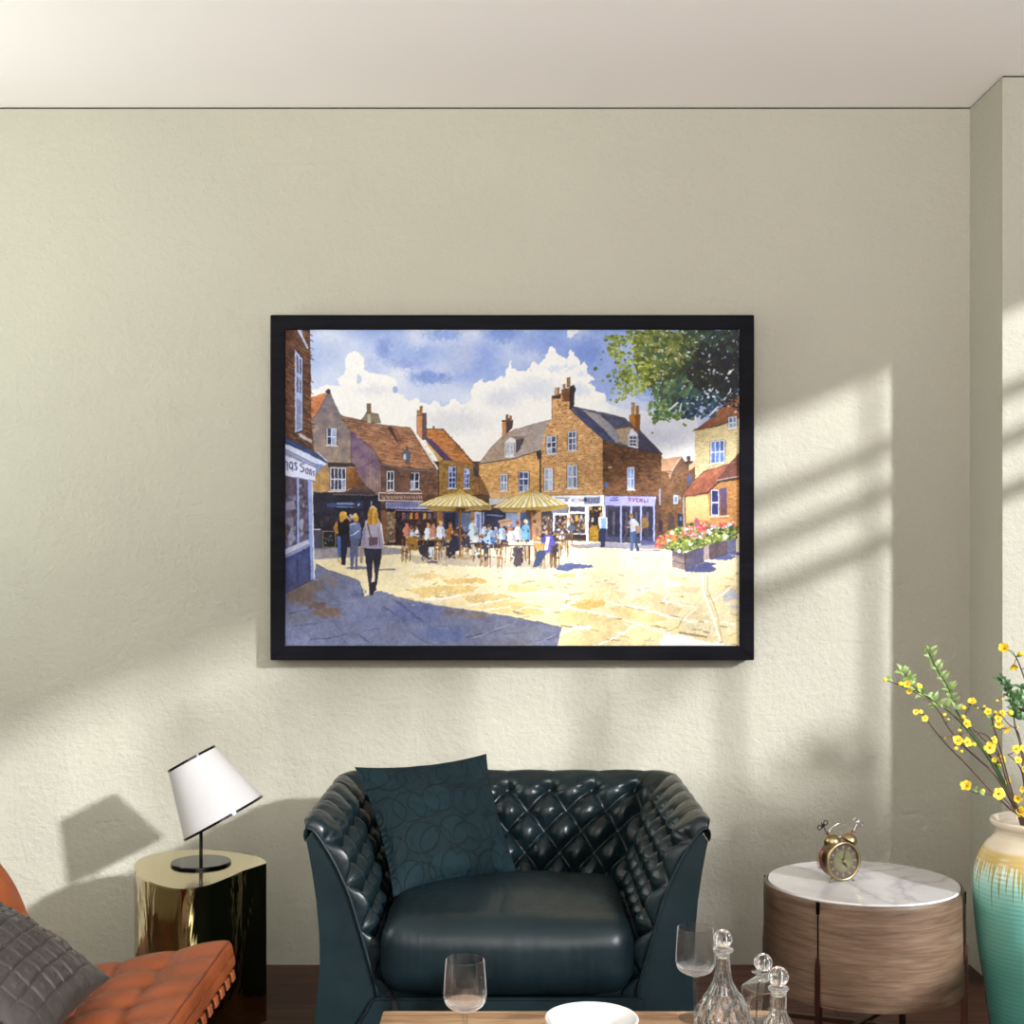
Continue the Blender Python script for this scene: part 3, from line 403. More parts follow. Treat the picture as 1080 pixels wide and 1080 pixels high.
    c.sitter(516, 574, 22, (166, 196, 226), (120, 84, 62)); B(520, 569, 3., 4, (84, 122, 192)); c.sitter(529, 570, 19, (190, 206, 230), (112, 80, 66)); P([(510, 573), (516, 573), (515, 588), (511, 592)], (70, 66, 74)); c.sitter(546, 570, 21, (226, 222, 216), (150, 84, 42)); c.sitter(555, 569, 22, (120, 176, 214), (232, 206, 160)); c.sitter(564, 568, 20, (196, 140, 110), (110, 72, 48)); c.sitter(539, 572, 18, (222, 220, 224), (180, 120, 70))
    P([(525, 549), (536, 546), (541, 552), (528, 555)], (196, 168, 140)); L([(526, 551), (540, 549)], 1.2, (196, 110, 62)); P([(536, 571), (572, 571.5), (572, 575), (536, 575)], (226, 214, 194)); L([(536, 575.4), (573, 575)], 1., (120, 80, 50))
    B(546, 570.6, 1., 1.4, (50, 44, 50)); B(552.5, 570, 1.5, 1.8, (226, 196, 110)); B(565, 568.4, 2.4, 1.4, (206, 150, 80))
    P([(540, 577), (552, 577), (553, 594), (542, 597)], (70, 62, 72), al=.9, warp=1.5); L([(558.6, 576), (558.2, 594)], 1.8, (92, 66, 46)); L([(551, 578), (549.5, 596)], 1., (120, 84, 50))
    for k in range(170):   # loose touches that knot the crowd together
        x = r.uniform(424, 600); y = r.uniform(557, 592)
        B(x, y, r.uniform(.5, 1.5), r.uniform(.5, 1.7), [(54, 44, 46), (40, 40, 58), (120, 80, 46), (228, 222, 212), (80, 62, 56), (206, 170, 110), (88, 104, 150), (66, 50, 44)][r.randint(8)], .8, warp=.9)
    # man in the blue jacket
    P([(575, 564), (581, 563), (585.5, 572), (586, 582), (575, 583), (577, 572), (571, 573), (570, 570)], (92, 84, 172), var=.18); P([(576, 566), (580, 566), (577, 580), (574, 580)], (214, 216, 222)); B(577.8, 559.5, 3., 3.8, (110, 74, 52)); B(576, 561, 1.6, 2, (212, 160, 128)); P([(566, 581), (575, 580), (576, 584), (568, 597), (562, 598)], (70, 80, 112)); P([(562, 572), (574, 573), (573, 580), (566, 580)], (196, 152, 84))
    chair(581, 598, 24, (112, 76, 50)); chair(585, 599, 24, (92, 62, 44)); R(582, 576, 587, 586, (62, 52, 54), al=.8)
    P([(588, 596), (600, 593.5), (624, 595.5), (626, 598), (605, 600), (598, 603), (586, 600)], (92, 100, 142), warp=.7); P([(600, 573), (612, 575), (630, 577), (612, 578.5), (603, 577)], (150, 132, 124), al=.9); P([(455, 591), (462, 592), (460, 594), (448, 593)], (104, 96, 104))
    L([(590, 563.5), (604, 563)], 1.6, (120, 84, 58)); L([(598, 564), (598, 582)], .9, (110, 78, 52)); L([(603, 564), (603, 575)], .9, (140, 100, 60)); chair(592, 580, 18)
    # parasols
    def parasol(ax, ay, xl, yl, xr, yr, n, py):
        rim = []; 
        for i in range(n+1):
            u = i/n; x = xl+(xr-xl)*u; rim.append((x, yl+(yr-yl)*u+1.6*np.sin(np.pi*u)+.3*(i % 2)))
        P([(ax-2, ay)]+[(xl+(ax-xl)*.5, yl+(ay-yl)*.62)]+rim+[(xr+(ax-xr)*.5, yr+(ay-yr)*.62)]+[(ax+2, ay)], (214, 196, 124), var=.1, warp=.3)
        P([(xl+7, yl+1)]+[(x, y+4.5) for x, y in rim[2:]]+[(xr, yr)], (178, 148, 82), var=.15)
        P([(ax-2, ay)]+[(xl+(ax-xl)*.5, yl+(ay-yl)*.62)]+rim+[(xr+(ax-xr)*.5, yr+(ay-yr)*.62)]+[(ax+2, ay)], (222, 203, 130), var=.1, warp=.3)
        for i in range(n):
            (x0, y0), (x1, y1) = rim[i], rim[i+1]
            m0 = ((x0+ax)/2+(x0-ax)*.02, (y0+ay)/2-1.2*abs(x0-ax)/40-.6); m1 = ((x1+ax)/2+(x1-ax)*.02, (y1+ay)/2-1.2*abs(x1-ax)/40-.6)
            f = .3; P([(ax+(x0-ax)*.07, ay+.6), m0, (x0, y0), (x0+(x1-x0)*.62, y0+(y1-y0)*.62), (m0[0]+(m1[0]-m0[0])*.62, m0[1]+(m1[1]-m0[1])*.62)], (242, 237, 216) if i % 2 else (236, 222, 160), var=.06, warp=.15)
            L([(ax, ay), m0, (x0, y0)], .7, (176, 138, 58), .75)
        L(rim, .9, (160, 126, 62)); L([(ax-2, ay), (ax, ay-1.6), (ax+2, ay)], 1.6, (196, 164, 72))
        P([(ax-6, yl+2.5), (ax+7, yl+2.5), (ax+1.6, yl+9), (ax-1.6, yl+9)], (92, 64, 34)); L([(ax-9, yl+3), (ax, yl+9)], 1., (112, 76, 40)); L([(ax+9, yl+3), (ax, yl+9)], 1., (112, 76, 40))
        L([(ax, yl+6), (ax, py)], 1.9, (150, 106, 54)); L([(ax-.7, yl+6), (ax-.7, py)], .6, (92, 62, 38))
    parasol(485, 518, 441, 533, 518, 533, 13, 586); B(485, 586.5, 2.6, 1.6, (162, 118, 42)); P([(478, 587), (496, 587), (502, 589.5), (488, 590)], (176, 146, 104), al=.8)
    parasol(560.5, 516.5, 519, 535.5, 598, 532.5, 13, 569)
    # --- people by the shops
    P([(631, 545.5), (635, 544), (640, 546), (640.5, 556), (638.5, 560), (632, 560)], (222, 220, 222)); P([(633.5, 546), (639, 546), (639, 557), (634, 558)], (132, 168, 220)); P([(632, 557), (639, 557), (637.8, 575), (633.5, 575.5)], (46, 52, 84)); B(634, 542.6, 2., 2.3, (176, 138, 106)); B(635, 576, 2.8, 1., (50, 48, 60)); L([(638, 576.5), (660, 578.5)], 1.3, (150, 146, 168), .8)
    P([(664, 549), (668, 546.5), (673, 551), (675.5, 559), (672, 562), (665, 562)], (182, 186, 200), var=.15); P([(670, 554), (676, 554), (675.5, 561), (670, 562)], (150, 118, 92)); P([(664.5, 560), (671, 560), (671.5, 570), (674.5, 581), (671.5, 581.5), (668.5, 571), (667.5, 581), (664.5, 581)], (86, 112, 154), col2=(52, 60, 92), ang=0); B(665.8, 544, 1.9, 2.4, (170, 124, 72)); B(665.8, 542.8, 1.9, 1.4, (146, 100, 44)); L([(662, 556), (666, 553)], 1.6, (206, 160, 130)); L([(674, 580.5), (696, 580)], 1.2, (160, 150, 150), .8)
    P([(676, 547), (682, 545), (684, 552), (682.5, 557), (676.5, 557)], (138, 108, 56), al=.9, var=.2); P([(678, 556), (683, 556), (684, 567), (680, 568)], (58, 58, 84), al=.9); B(679, 544.6, 1.8, 1.7, (96, 70, 52), .9); P([(675, 570), (698, 571), (694, 575), (676, 575)], (92, 94, 136), al=.9)
    for k in range(12): B(r.uniform(658, 664), r.uniform(550, 570), 1.3, 2.2, [(58, 54, 66), (92, 80, 80), (150, 146, 160)][r.randint(3)], .7)
    # --- planters
    P([(723, 600), (742, 592), (757, 594), (750, 596.5), (756, 599.5), (752, 603), (730, 603.5), (722, 603)], (84, 88, 128), warp=.8); P([(748, 588), (766, 585), (778, 587), (768, 590), (748, 590)], (92, 96, 138), warp=.8); P([(764, 583), (776, 581), (780, 583), (780, 585), (768, 586)], (104, 108, 146))
    P([(765.5, 568), (776, 568), (776, 582), (766, 583)], (104, 102, 126), line=(66, 60, 76)); P([(747, 573), (766, 570), (766, 584.5), (748, 589)], (98, 82, 86), var=.2, line=(70, 56, 60)); P([(741.5, 575), (747.5, 574), (747.5, 590), (742.5, 590)], (170, 148, 142), var=.15)
    P([(722, 583.5), (742, 575.5), (742, 592), (723, 600.5)], (106, 92, 104), col2=(88, 84, 110), ang=0, var=.2); P([(708.3, 579.5), (722, 583), (722.5, 600.5), (708.3, 598)], (150, 130, 124), var=.2); L([(708.5, 585), (722, 588.5)], .8, (96, 76, 76)); L([(708.5, 591), (722.4, 594.5)], .8, (104, 84, 82)); L([(722, 583), (722.6, 600)], 1.1, (72, 58, 66)); P([(709, 581), (721, 584), (721, 587), (709, 584.5)], (84, 78, 104), al=.8)
    fol = [(690, 571), (700, 562), (712, 556), (722, 553), (732, 551), (740, 551), (756, 554), (770, 552), (778, 556), (777, 568), (766, 570), (748, 574), (741, 577), (724, 582), (708, 580), (698, 578)]
    P(fol, (120, 132, 68), var=.3, warp=1.6)
    c.dabs(fol, 330, [(86, 108, 46), (150, 160, 60), (196, 196, 84), (62, 84, 44), (108, 136, 70), (178, 180, 92), (206, 206, 130), (52, 66, 44)], 1.5, 1.2, al=.9)
    c.dabs([(690, 575), (700, 562), (722, 553), (734, 556), (722, 566), (704, 574)], 110, [(206, 62, 76), (222, 96, 60), (232, 140, 60), (226, 120, 120), (196, 52, 84), (236, 180, 150)], 1.5, 1.3, al=.95)
    c.dabs([(718, 556), (740, 551), (752, 556), (744, 566), (728, 568)], 60, [(222, 150, 150), (206, 84, 104), (236, 214, 206), (214, 120, 130), (200, 90, 110)], 1.5, 1.2, al=.95)
    P([(732, 551), (734.5, 545), (737, 549), (738.5, 555), (733, 557)], (178, 96, 120), warp=1.2); c.dabs([(735, 553), (745, 550), (745, 558), (736, 558)], 18, [(206, 66, 66), (190, 60, 84)], 1.3, 1.2)
    c.dabs([(748, 553), (772, 549), (776, 554), (752, 559)], 30, [(206, 76, 84), (222, 140, 156), (206, 206, 226), (196, 62, 74)], 1.4, 1.2); B(759.5, 553.4, 2., 1.7, (206, 60, 74)); B(764.4, 552.2, 1.9, 1.2, (206, 74, 80)); B(753, 555, 2, 2, (216, 140, 160))
    for x, y in [(747, 559), (748.5, 562), (765, 564.5), (764, 567), (738, 566), (708, 562), (704, 570), (728, 574), (716, 581), (769, 553)]: B(x, y, 1.8, 1.6, (214, 218, 234), .9)
    c.dabs([(768, 553), (778, 556), (777, 568), (767, 570)], 30, [(60, 76, 48), (84, 96, 60), (46, 52, 42)], 1.3, 1.2)
    for k in range(16): B(691+r.uniform(0, 9), r.uniform(566, 580), 1.2, 1.1, [(214, 70, 84), (232, 140, 80), (222, 96, 70)][r.randint(3)], .9)
    L([(689.5, 580), (694.5, 580.4)], 1.2, (130, 100, 84))
    # --- the tree hanging in from the corner
    def leafy(pts, n, cols, w, h, al=.95): c.dabs(pts, n, cols, w, h, rot=r.uniform(0, 3), al=al, jit=.55)
    crown = [(652, 348), (780, 348), (780, 420), (772, 422), (764, 428), (752, 432), (744, 438), (732, 436), (720, 440), (706, 438), (690, 438), (684, 428), (676, 420), (664, 414), (654, 408), (662, 396), (652, 386), (662, 372), (648, 364)]
    P([(668, 350), (780, 347), (780, 416), (766, 424), (744, 430), (722, 430), (702, 428), (692, 418), (676, 404), (668, 388), (668, 366)], (96, 108, 60), col2=(42, 46, 52), ang=18, var=.3, warp=3.2)
    leafy([(640, 360), (668, 348), (700, 348), (712, 372), (700, 398), (676, 414), (652, 412), (655, 392), (644, 378)], 420, [(150, 156, 62), (176, 182, 84), (122, 132, 48), (104, 116, 44), (190, 196, 112), (136, 148, 70)], 2.3, 1.5)
    leafy([(658, 384), (674, 384), (684, 410), (672, 420), (660, 416)], 90, [(184, 190, 104), (162, 172, 84), (120, 140, 60)], 1.9, 1.4)
    leafy([(676, 350), (740, 348), (744, 368), (720, 384), (694, 400), (680, 380)], 230, [(104, 116, 56), (126, 132, 66), (82, 100, 58), (66, 92, 66), (144, 146, 76)], 3., 2.1, .8)
    leafy([(718, 348), (780, 348), (780, 372), (744, 372)], 80, [(62, 88, 72), (54, 64, 66), (84, 108, 84), (70, 80, 90)], 4, 2.4, .55)
    leafy([(735, 366), (780, 358), (780, 412), (750, 416), (722, 406)], 140, [(48, 44, 48), (58, 52, 52), (40, 44, 52), (62, 58, 58)], 4, 2.6, .65)
    leafy([(688, 404), (720, 396), (740, 414), (740, 430), (712, 436), (690, 430)], 170, [(66, 96, 86), (84, 116, 96), (52, 84, 88), (112, 136, 92), (96, 120, 70)], 2.6, 1.8, .85)
    leafy([(684, 424), (706, 426), (706, 446), (690, 446), (684, 436)], 110, [(118, 138, 74), (146, 162, 92), (92, 122, 74), (64, 100, 76)], 1.7, 1.5)
    leafy([(716, 420), (756, 414), (756, 438), (738, 442), (716, 440)], 120, [(46, 66, 92), (58, 80, 104), (40, 54, 76), (64, 92, 96)], 2.2, 2.)
    leafy([(704, 434), (724, 434), (716, 444), (708, 442)], 24, [(110, 136, 66), (80, 112, 70)], 1.6, 1.5)
    leafy([(756, 414), (780, 408), (780, 420), (768, 428), (757, 432)], 60, [(52, 60, 66), (64, 60, 62), (50, 78, 92)], 1.6, 1.2)
    for k in range(190):   # lights of sky between the leaves
        x = r.uniform(650, 778); y = r.uniform(349, 438)
        B(x, y, r.uniform(.5, 1.3), r.uniform(.4, 1.1), (210, 214, 224) if x > 690 else (176, 196, 226), .85, warp=1.3)
    for x, y in [(734.5, 361.5), (740.5, 355.5), (748, 390), (749, 411), (745, 416), (747, 419), (752, 418), (755, 413), (769, 393), (770, 391), (766, 399), (726, 376), (727, 372), (720, 351)]: B(x, y, 1.7, 1.4, (216, 220, 226), .95, warp=1.6)
    L([(770, 410), (769, 414), (763, 422)], 1.4, (212, 216, 224)); L([(757, 429), (748, 438)], 1.8, (206, 208, 216)); L([(714, 425), (705, 433)], 1.8, (204, 208, 216)); L([(718, 426), (716, 434)], 1.4, (204, 208, 216))
    for x, y, s_ in [(627.8, 389.5, 2.3), (641.5, 397, 1.8), (636, 401.5, 1.6), (643, 402, 1.4), (646, 410, 1.7), (645, 414, 1.4), (644, 422, 1.5), (642, 396, 1.6), (634, 380, 1.2), (722, 447.5, 2.2), (730, 442, 2), (688, 456.5, 1.3), (691, 444, 2.4), (711, 440, 2), (650, 424, 1.4), (658, 421, 1.3), (670, 417, 1.1), (636, 371, 1.3)]:
        B(x, y, s_*1.15, s_*.8, [(112, 132, 58), (132, 148, 70), (84, 104, 46)][r.randint(3)], .95, rot=r.uniform(-.6, .6))
    leafy([(636, 354), (656, 352), (660, 366), (640, 364)], 46, [(120, 136, 66), (146, 160, 84), (92, 110, 58)], 1.8, 1.1); leafy([(640, 366), (654, 366), (656, 384), (646, 380)], 40, [(140, 156, 74), (170, 180, 110), (110, 128, 64)], 1.7, 1.1); leafy([(644, 392), (662, 386), (664, 402), (650, 408)], 44, [(116, 130, 50), (92, 108, 44), (140, 150, 70)], 1.7, 1.3); leafy([(646, 406), (660, 406), (662, 420), (650, 424)], 36, [(130, 146, 70), (168, 176, 96)], 1.6, 1.3)
    # twigs over the right roof
    for k in range(24): x = r.uniform(764, 779); y = r.uniform(416, 434); B(x, y, r.uniform(.8, 2), r.uniform(.6, 1.4), (62, 54, 52), .9)
    # --- paper grain, then two samples per step averaged
    lum = c.a.mean(-1, keepdims=True); c.a = c.a*(1+(.05*c.n1+.04*c.n0)[..., None]*np.clip(1-lum, 0, 1))
    c.a = np.clip(c.a, 0, 1)**1.08*1.02
    grey = c.a.mean(-1, keepdims=True); c.a = grey+(c.a-grey)*.90
    a = c.a*(1+.012*c.n0[..., None]+.006*c.n1[..., None])
    H2, W2 = a.shape[0]//2, a.shape[1]//2
    a = a[:H2*2, :W2*2].reshape(H2, 2, W2, 2, 3).mean((1, 3))
    return np.clip(a, 0, 1)
# ================================================================ the scene
import bpy, bmesh, math, random
from mathutils import Vector, Matrix, noise as mnoise
C = bpy.context.scene.collection
SC = bpy.context.scene
PI = math.pi
F = 1400.0; HORIZON = 584.0; EYE = 1.342
def at(px, py, d):
    """point seen at (px, py) of the 1080 frame, d metres in front of the lens"""
    return Vector(((px-540)*d/F, d, EYE-(py-HORIZON)*d/F))

# ------------------------------------------------------------ objects
def tagset(o, label=None, cat=None, group=None, kind=None):
    if label: o['label'] = label
    if cat: o['category'] = cat
    if group: o['group'] = group
    if kind: o['kind'] = kind
    return o
def thing(name, label, cat, loc=(0, 0, 0), rz=0, group=None):
    o = bpy.data.objects.new(name, None); C.objects.link(o)
    o.empty_display_size = .05; o.location = loc; o.rotation_euler = (0, 0, rz)
    return tagset(o, label, cat, group)
def obj(name, bm, m, parent=None, smooth=None, label=None):
    """link a bmesh as one mesh object; smooth is the auto-smooth angle in degrees"""
    me = bpy.data.meshes.new(name); bmesh.ops.recalc_face_normals(bm, faces=bm.faces)
    bm.to_mesh(me); bm.free()
    for x in (m if isinstance(m, (list, tuple)) else [m]): me.materials.append(x)
    if smooth is not None:
        me.shade_smooth()
        if smooth < 180: me.set_sharp_from_angle(angle=math.radians(smooth))
    o = bpy.data.objects.new(name, me); C.objects.link(o)
    if parent: o.parent = parent
    if label: o['label'] = label
    return o
def NB(): return bmesh.new()
def box(bm, x0, y0, z0, x1, y1, z1, bev=0, seg=2, mi=0):
    r = bmesh.ops.create_cube(bm, size=1)
    for v in r['verts']: v.co = Vector((x0+(v.co.x+.5)*(x1-x0), y0+(v.co.y+.5)*(y1-y0), z0+(v.co.z+.5)*(z1-z0)))
    fs = set(f for v in r['verts'] for f in v.link_faces)
    for f in fs: f.material_index = mi
    if bev: bmesh.ops.bevel(bm, geom=list(set(e for f in fs for e in f.edges)), offset=bev, segments=seg, affect='EDGES', profile=.5)
    return bm
def lathe(bm, prof, n=48, cx=0, cy=0, z=0, sx=1, sy=1, mi=0, ripple=None):
    """spin (radius, height) pairs about z; radius 0 closes to a point"""
    rings = []
    for r, h in prof:
        if r < 1e-6: rings.append([bm.verts.new((cx, cy, z+h))])
        else:
            ring = []
            for i in range(n):
                a = 2*PI*i/n; q = r*(1+(ripple(a, h) if ripple else 0))
                ring.append(bm.verts.new((cx+q*sx*math.cos(a), cy+q*sy*math.sin(a), z+h)))
            rings.append(ring)
    for A, B in zip(rings[:-1], rings[1:]):
        for i in range(n):
            j = (i+1) % n
            if len(A) == 1 and len(B) == 1: continue
            if len(A) == 1: f = bm.faces.new((A[0], B[i], B[j]))
            elif len(B) == 1: f = bm.faces.new((A[i], A[j], B[0]))
            else: f = bm.faces.new((A[i], A[j], B[j], B[i]))
            f.material_index = mi
    return bm
def tube(bm, pts, rad, n=8, caps=True, mi=0):
    """round tube through points; rad is a number or one per point"""
    pts = [Vector(p) for p in pts]; rings = []
    up = Vector((0, 0, 1))
    for i, p in enumerate(pts):
        t = (pts[min(i+1, len(pts)-1)]-pts[max(i-1, 0)]).normalized()
        if i == 0:
            ref = up if abs(t.z) < .9 else Vector((1, 0, 0)); u = t.cross(ref).normalized()
        else: u = (u-t*u.dot(t)).normalized()
        w = t.cross(u); r = rad[i] if isinstance(rad, (list, tuple)) else rad
        rings.append([bm.verts.new(p+(u*math.cos(2*PI*k/n)+w*math.sin(2*PI*k/n))*r) for k in range(n)])
    for A, B in zip(rings[:-1], rings[1:]):
        for k in range(n):
            f = bm.faces.new((A[k], A[(k+1) % n], B[(k+1) % n], B[k])); f.material_index = mi
    if caps:
        bm.faces.new(rings[0]).material_index = mi; bm.faces.new(rings[-1][::-1]).material_index = mi
    return bm
def spline(pts, k=6):
    """smooth curve through points"""
    P = [Vector(p) for p in pts]; out = []
    for i in range(len(P)-1):
        a = P[max(i-1, 0)]; b = P[i]; c = P[i+1]; d = P[min(i+2, len(P)-1)]
        for j in range(k):
            t = j/k
            out.append(.5*((2*b)+(c-a)*t+(2*a-5*b+4*c-d)*t*t+(3*b-a-3*c+d)*t*t*t))
    return out+[P[-1]]
def grid(bm, fn, nu, nv, closed_u=False, mi=0):
    V = [[bm.verts.new(fn(i/nu, j/nv)) for i in range(nu+(0 if closed_u else 1))] for j in range(nv+1)]
    for j in range(nv):
        for i in range(nu):
            i2 = (i+1) % len(V[j])
            f = bm.faces.new((V[j][i], V[j][i2], V[j+1][i2], V[j+1][i])); f.material_index = mi
    return V
def prism(bm, pts, h0, h1, ax='z', mi=0):
    """extrude a polygon; ax names the axis it is extruded along"""
    def mk(a, b, h): return {'z': (a, b, h), 'y': (a, h, b), 'x': (h, a, b)}[ax]
    A = [bm.verts.new(mk(a, b, h0)) for a, b in pts]; B = [bm.verts.new(mk(a, b, h1)) for a, b in pts]
    n = len(pts)
    bm.faces.new(A[::-1]).material_index = mi; bm.faces.new(B).material_index = mi
    for i in range(n): bm.faces.new((A[i], A[(i+1) % n], B[(i+1) % n], B[i])).material_index = mi
    return bm
def rbox(bm, c, h, r, n=14, crown=(0, 0, 0), fn=None):
    """soft cushion block: centre, half sizes, edge radius, crown added per axis; fn moves the finished points"""
    c = Vector(c); key = {}
    def vert(p):
        q = (round(p.x, 5), round(p.y, 5), round(p.z, 5))
        if q not in key:
            w = Vector([p[i]*h[i] for i in range(3)])
            core = Vector([max(-(h[i]-r), min(h[i]-r, w[i])) for i in range(3)])
            d = w-core
            s = core+(d.normalized()*r if d.length > 1e-9 else d)
            u = [s[i]/h[i] for i in range(3)]
            for i in range(3):
                j, k = [(1, 2), (0, 2), (0, 1)][i]
                s[i] += crown[i]*u[i]*(1-u[j]**2)*(1-u[k]**2)
            s = c+s
            key[q] = bm.verts.new(fn(s) if fn else s)
        return key[q]
    def m(t):   # finer steps towards the rounded edges
        return math.copysign(1-(1-abs(t))**1.6, t)
    for ax in range(3):
        for sg in (-1, 1):
            for i in range(n):
                for j in range(n):
                    q = []
                    for a, b in ((i, j), (i+1, j), (i+1, j+1), (i, j+1)):
                        p = [0, 0, 0]; p[ax] = sg; p[(ax+1) % 3] = m(2*a/n-1); p[(ax+2) % 3] = m(2*b/n-1); q.append(vert(Vector(p)))
                    bm.faces.new(q if sg > 0 else q[::-1])
    return bm

# ------------------------------------------------------------ materials
def lin(r, g, b):
    f = lambda v: (v/255/12.92 if v/255 <= .04045 else ((v/255+.055)/1.055)**2.4)
    return (f(r), f(g), f(b), 1)
class M:
    """a node material with a few shorthands"""
    def __init__(s, name, col=(.5, .5, .5, 1), rough=.5, metal=0, spec=.5, **kw):
        s.m = bpy.data.materials.new(name); s.m.use_nodes = True; s.nt = s.m.node_tree; s.N = s.nt.nodes
        s.b = s.N['Principled BSDF']; s.set('Base Color', col); s.set('Roughness', rough); s.set('Metallic', metal); s.set('Specular IOR Level', spec)
        for k, v in kw.items(): s.set(k.replace('_', ' '), v)
        s._tc = None
    def set(s, k, v): s.b.inputs[k].default_value = v
    def new(s, t, **kw):
        n = s.N.new(t)
        for k, v in kw.items():
            if k in n.inputs: n.inputs[k].default_value = v
            else: setattr(n, k, v)
        return n
    def link(s, a, b): s.nt.links.new(a, b)
    def coord(s, scale=(1, 1, 1), rot=(0, 0, 0), kind='Object'):
        if not s._tc: s._tc = s.new('ShaderNodeTexCoord')
        mp = s.new('ShaderNodeMapping'); mp.inputs['Scale'].default_value = scale; mp.inputs['Rotation'].default_value = rot
        s.link(s._tc.outputs[kind], mp.inputs['Vector']); return mp.outputs['Vector']
    def noise(s, vec, scale, detail=4, rough=.5, dist=0):
        n = s.new('ShaderNodeTexNoise', Scale=scale, Detail=detail, Roughness=rough, Distortion=dist); s.link(vec, n.inputs['Vector']); return n.outputs['Fac']
    def ramp(s, fac, stops):
        r = s.new('ShaderNodeValToRGB'); e = r.color_ramp.elements
        while len(e) < len(stops): e.new(.5)
        for x, (p, c) in zip(e, stops): x.position = p; x.color = c if len(c) == 4 else (*c, 1)
        s.link(fac, r.inputs['Fac']); return r.outputs['Color']
    def math(s, op, a, b=None, c=None):
        n = s.new('ShaderNodeMath', operation=op)
        for i, v in enumerate((a, b, c)):
            if v is None: continue
            if hasattr(v, 'is_linked') or hasattr(v, 'links'): s.link(v, n.inputs[i])
            else: n.inputs[i].default_value = v
        return n.outputs[0]
    def mix(s, fac, a, b, mode='MIX'):
        n = s.new('ShaderNodeMix', data_type='RGBA', blend_type=mode)
        for k, v in ((0, fac), (6, a), (7, b)):
            if hasattr(v, 'links'): s.link(v, n.inputs[k])
            else: n.inputs[k].default_value = v
        return n.outputs[2]
    def color(s, out): s.link(out, s.b.inputs['Base Color']); return s
    def rough(s, out): s.link(out, s.b.inputs['Roughness']); return s
    def bump(s, h, strength=.3, dist=.01):
        b = s.new('ShaderNodeBump', Strength=strength, Distance=dist); s.link(h, b.inputs['Height'])
        if s.b.inputs['Normal'].links: s.link(s.b.inputs['Normal'].links[0].from_socket, b.inputs['Normal'])
        s.link(b.outputs['Normal'], s.b.inputs['Normal']); return s

def plaster(name, col):
    m = M(name, col, .85, spec=.25); v = m.coord()
    n1 = m.noise(v, 1.4, 3); n2 = m.noise(v, 62, 6, .68); n3 = m.noise(m.coord((1, 1, .5)), 16, 4, .6, .6)
    d = tuple(c*.93 for c in col[:3])+(1,)
    m.color(m.ramp(n1, [(.3, d), (.75, col)]))
    n4 = m.math('POWER', m.noise(m.coord((.9, 1, 2.2)), 7, 5, .6, 1.2), 2.)
    h = m.math('ADD', m.math('MULTIPLY', n2, .5), m.math('ADD', m.math('MULTIPLY', n3, .5), m.math('MULTIPLY', n4, .45)))
    return m.bump(h, .72, .013).m
def leather(name, col, rough=.36, wrinkle=.25, scale=1., streak=(1, 1, 1), st=0, spec=.5):
    m = M(name, col, rough, spec=spec); v = m.coord()
    f = m.noise(v, 420*scale, 3); w = m.noise(v, 26*scale, 5, .6, .6)
    m.rough(m.ramp(w, [(.3, (rough*.8,)*3), (.75, (rough*1.25,)*3)]))
    m.color(m.ramp(m.noise(v, 9, 4), [(.3, tuple(c*.8 for c in col[:3])), (.75, tuple(c*1.15 for c in col[:3]))]))
    m.bump(f, .12, .001); m.bump(w, wrinkle, .006)
    if st: m.bump(m.noise(m.coord(streak), 9, 2.5, .5, .25), st, .02)
    return m.m
def wood(name, cols, axis='x', scale=1., rough=.45, spec=.4, contrast=1.):
    m = M(name, cols[0], rough, spec=spec)
    sc = {'x': (.09, 1, 1), 'y': (1, .09, 1), 'z': (1, 1, .09), 'xy': (.09, .09, 1)}[axis]
    v = m.coord(tuple(c*scale for c in sc))
    n = m.noise(v, 30, 6, .6, 1.4); g = m.noise(m.coord(tuple(c*scale*(.45 if c < 1 else 1) for c in sc)), 150, 3, .6, .2)
    big = m.noise(v, 6, 3, .5, 2.5)
    t = m.math('ADD', m.math('MULTIPLY', n, .5), m.math('ADD', m.math('MULTIPLY', g, .25), m.math('MULTIPLY', big, .25)))
    k = .16/contrast
    m.color(m.ramp(t, [(.5-k, cols[0]), (.5, cols[1]), (.5+k, cols[2])]))
    m.bump(g, .15, .001)
    return m.m
E_SUN, E_LEFT, E_FRONT, E_CEIL_FILL, E_SKY, EXPO, PAINT_GAIN = 5.75, 32.0, 42.0, 1550.0, .85, 0.0, (.93, .955, 1.02)
# ============================================================ the room
WY = 4.334; CH = 2.8
def structure(name, bm, m, parent=None, smooth=None): 
    o = obj(name, bm, m, parent, smooth)
    if not parent: o['kind'] = 'structure'
    return o
wall_m = plaster('greige_plaster', (.465, .448, .372, 1))
ceil_m = M('ceiling_paint', (.90, .85, .835, 1), .9, spec=.2).m
gap_m = M('shadow_gap', (.05, .045, .04, 1), .8).m
structure('wall_back', box(NB(), -2.4, WY, 0, 1.6, WY+.12, CH-.006), wall_m)
structure('wall_pier', box(NB(), 1.495, 4.046, 0, 2.84, WY+.12, CH-.006), wall_m)
PLAN = [(-2.5, -1.87), (1.60, -1.87), (2.885, 4.235), (2.885, WY+.12), (-2.5, WY+.12)]
structure('ceiling', prism(NB(), PLAN, CH, CH+.1), ceil_m)
gp = NB(); box(gp, -2.4, WY+.004, CH-.006, 1.6, WY+.12, CH); box(gp, 1.499, 4.05, CH-.006, 2.8, WY+.12, CH)
structure('gap_shade_1', gp, gap_m)  # dark strip standing in for the shade along the ceiling joint
fl = M('dark_planks', (.05, .03, .02, 1), .42, spec=.22)
bk = fl.new('ShaderNodeTexBrick'); bk.offset = .37; bk.inputs['Scale'].default_value = 1; bk.inputs['Brick Width'].default_value = 1.3; bk.inputs['Row Height'].default_value = .185
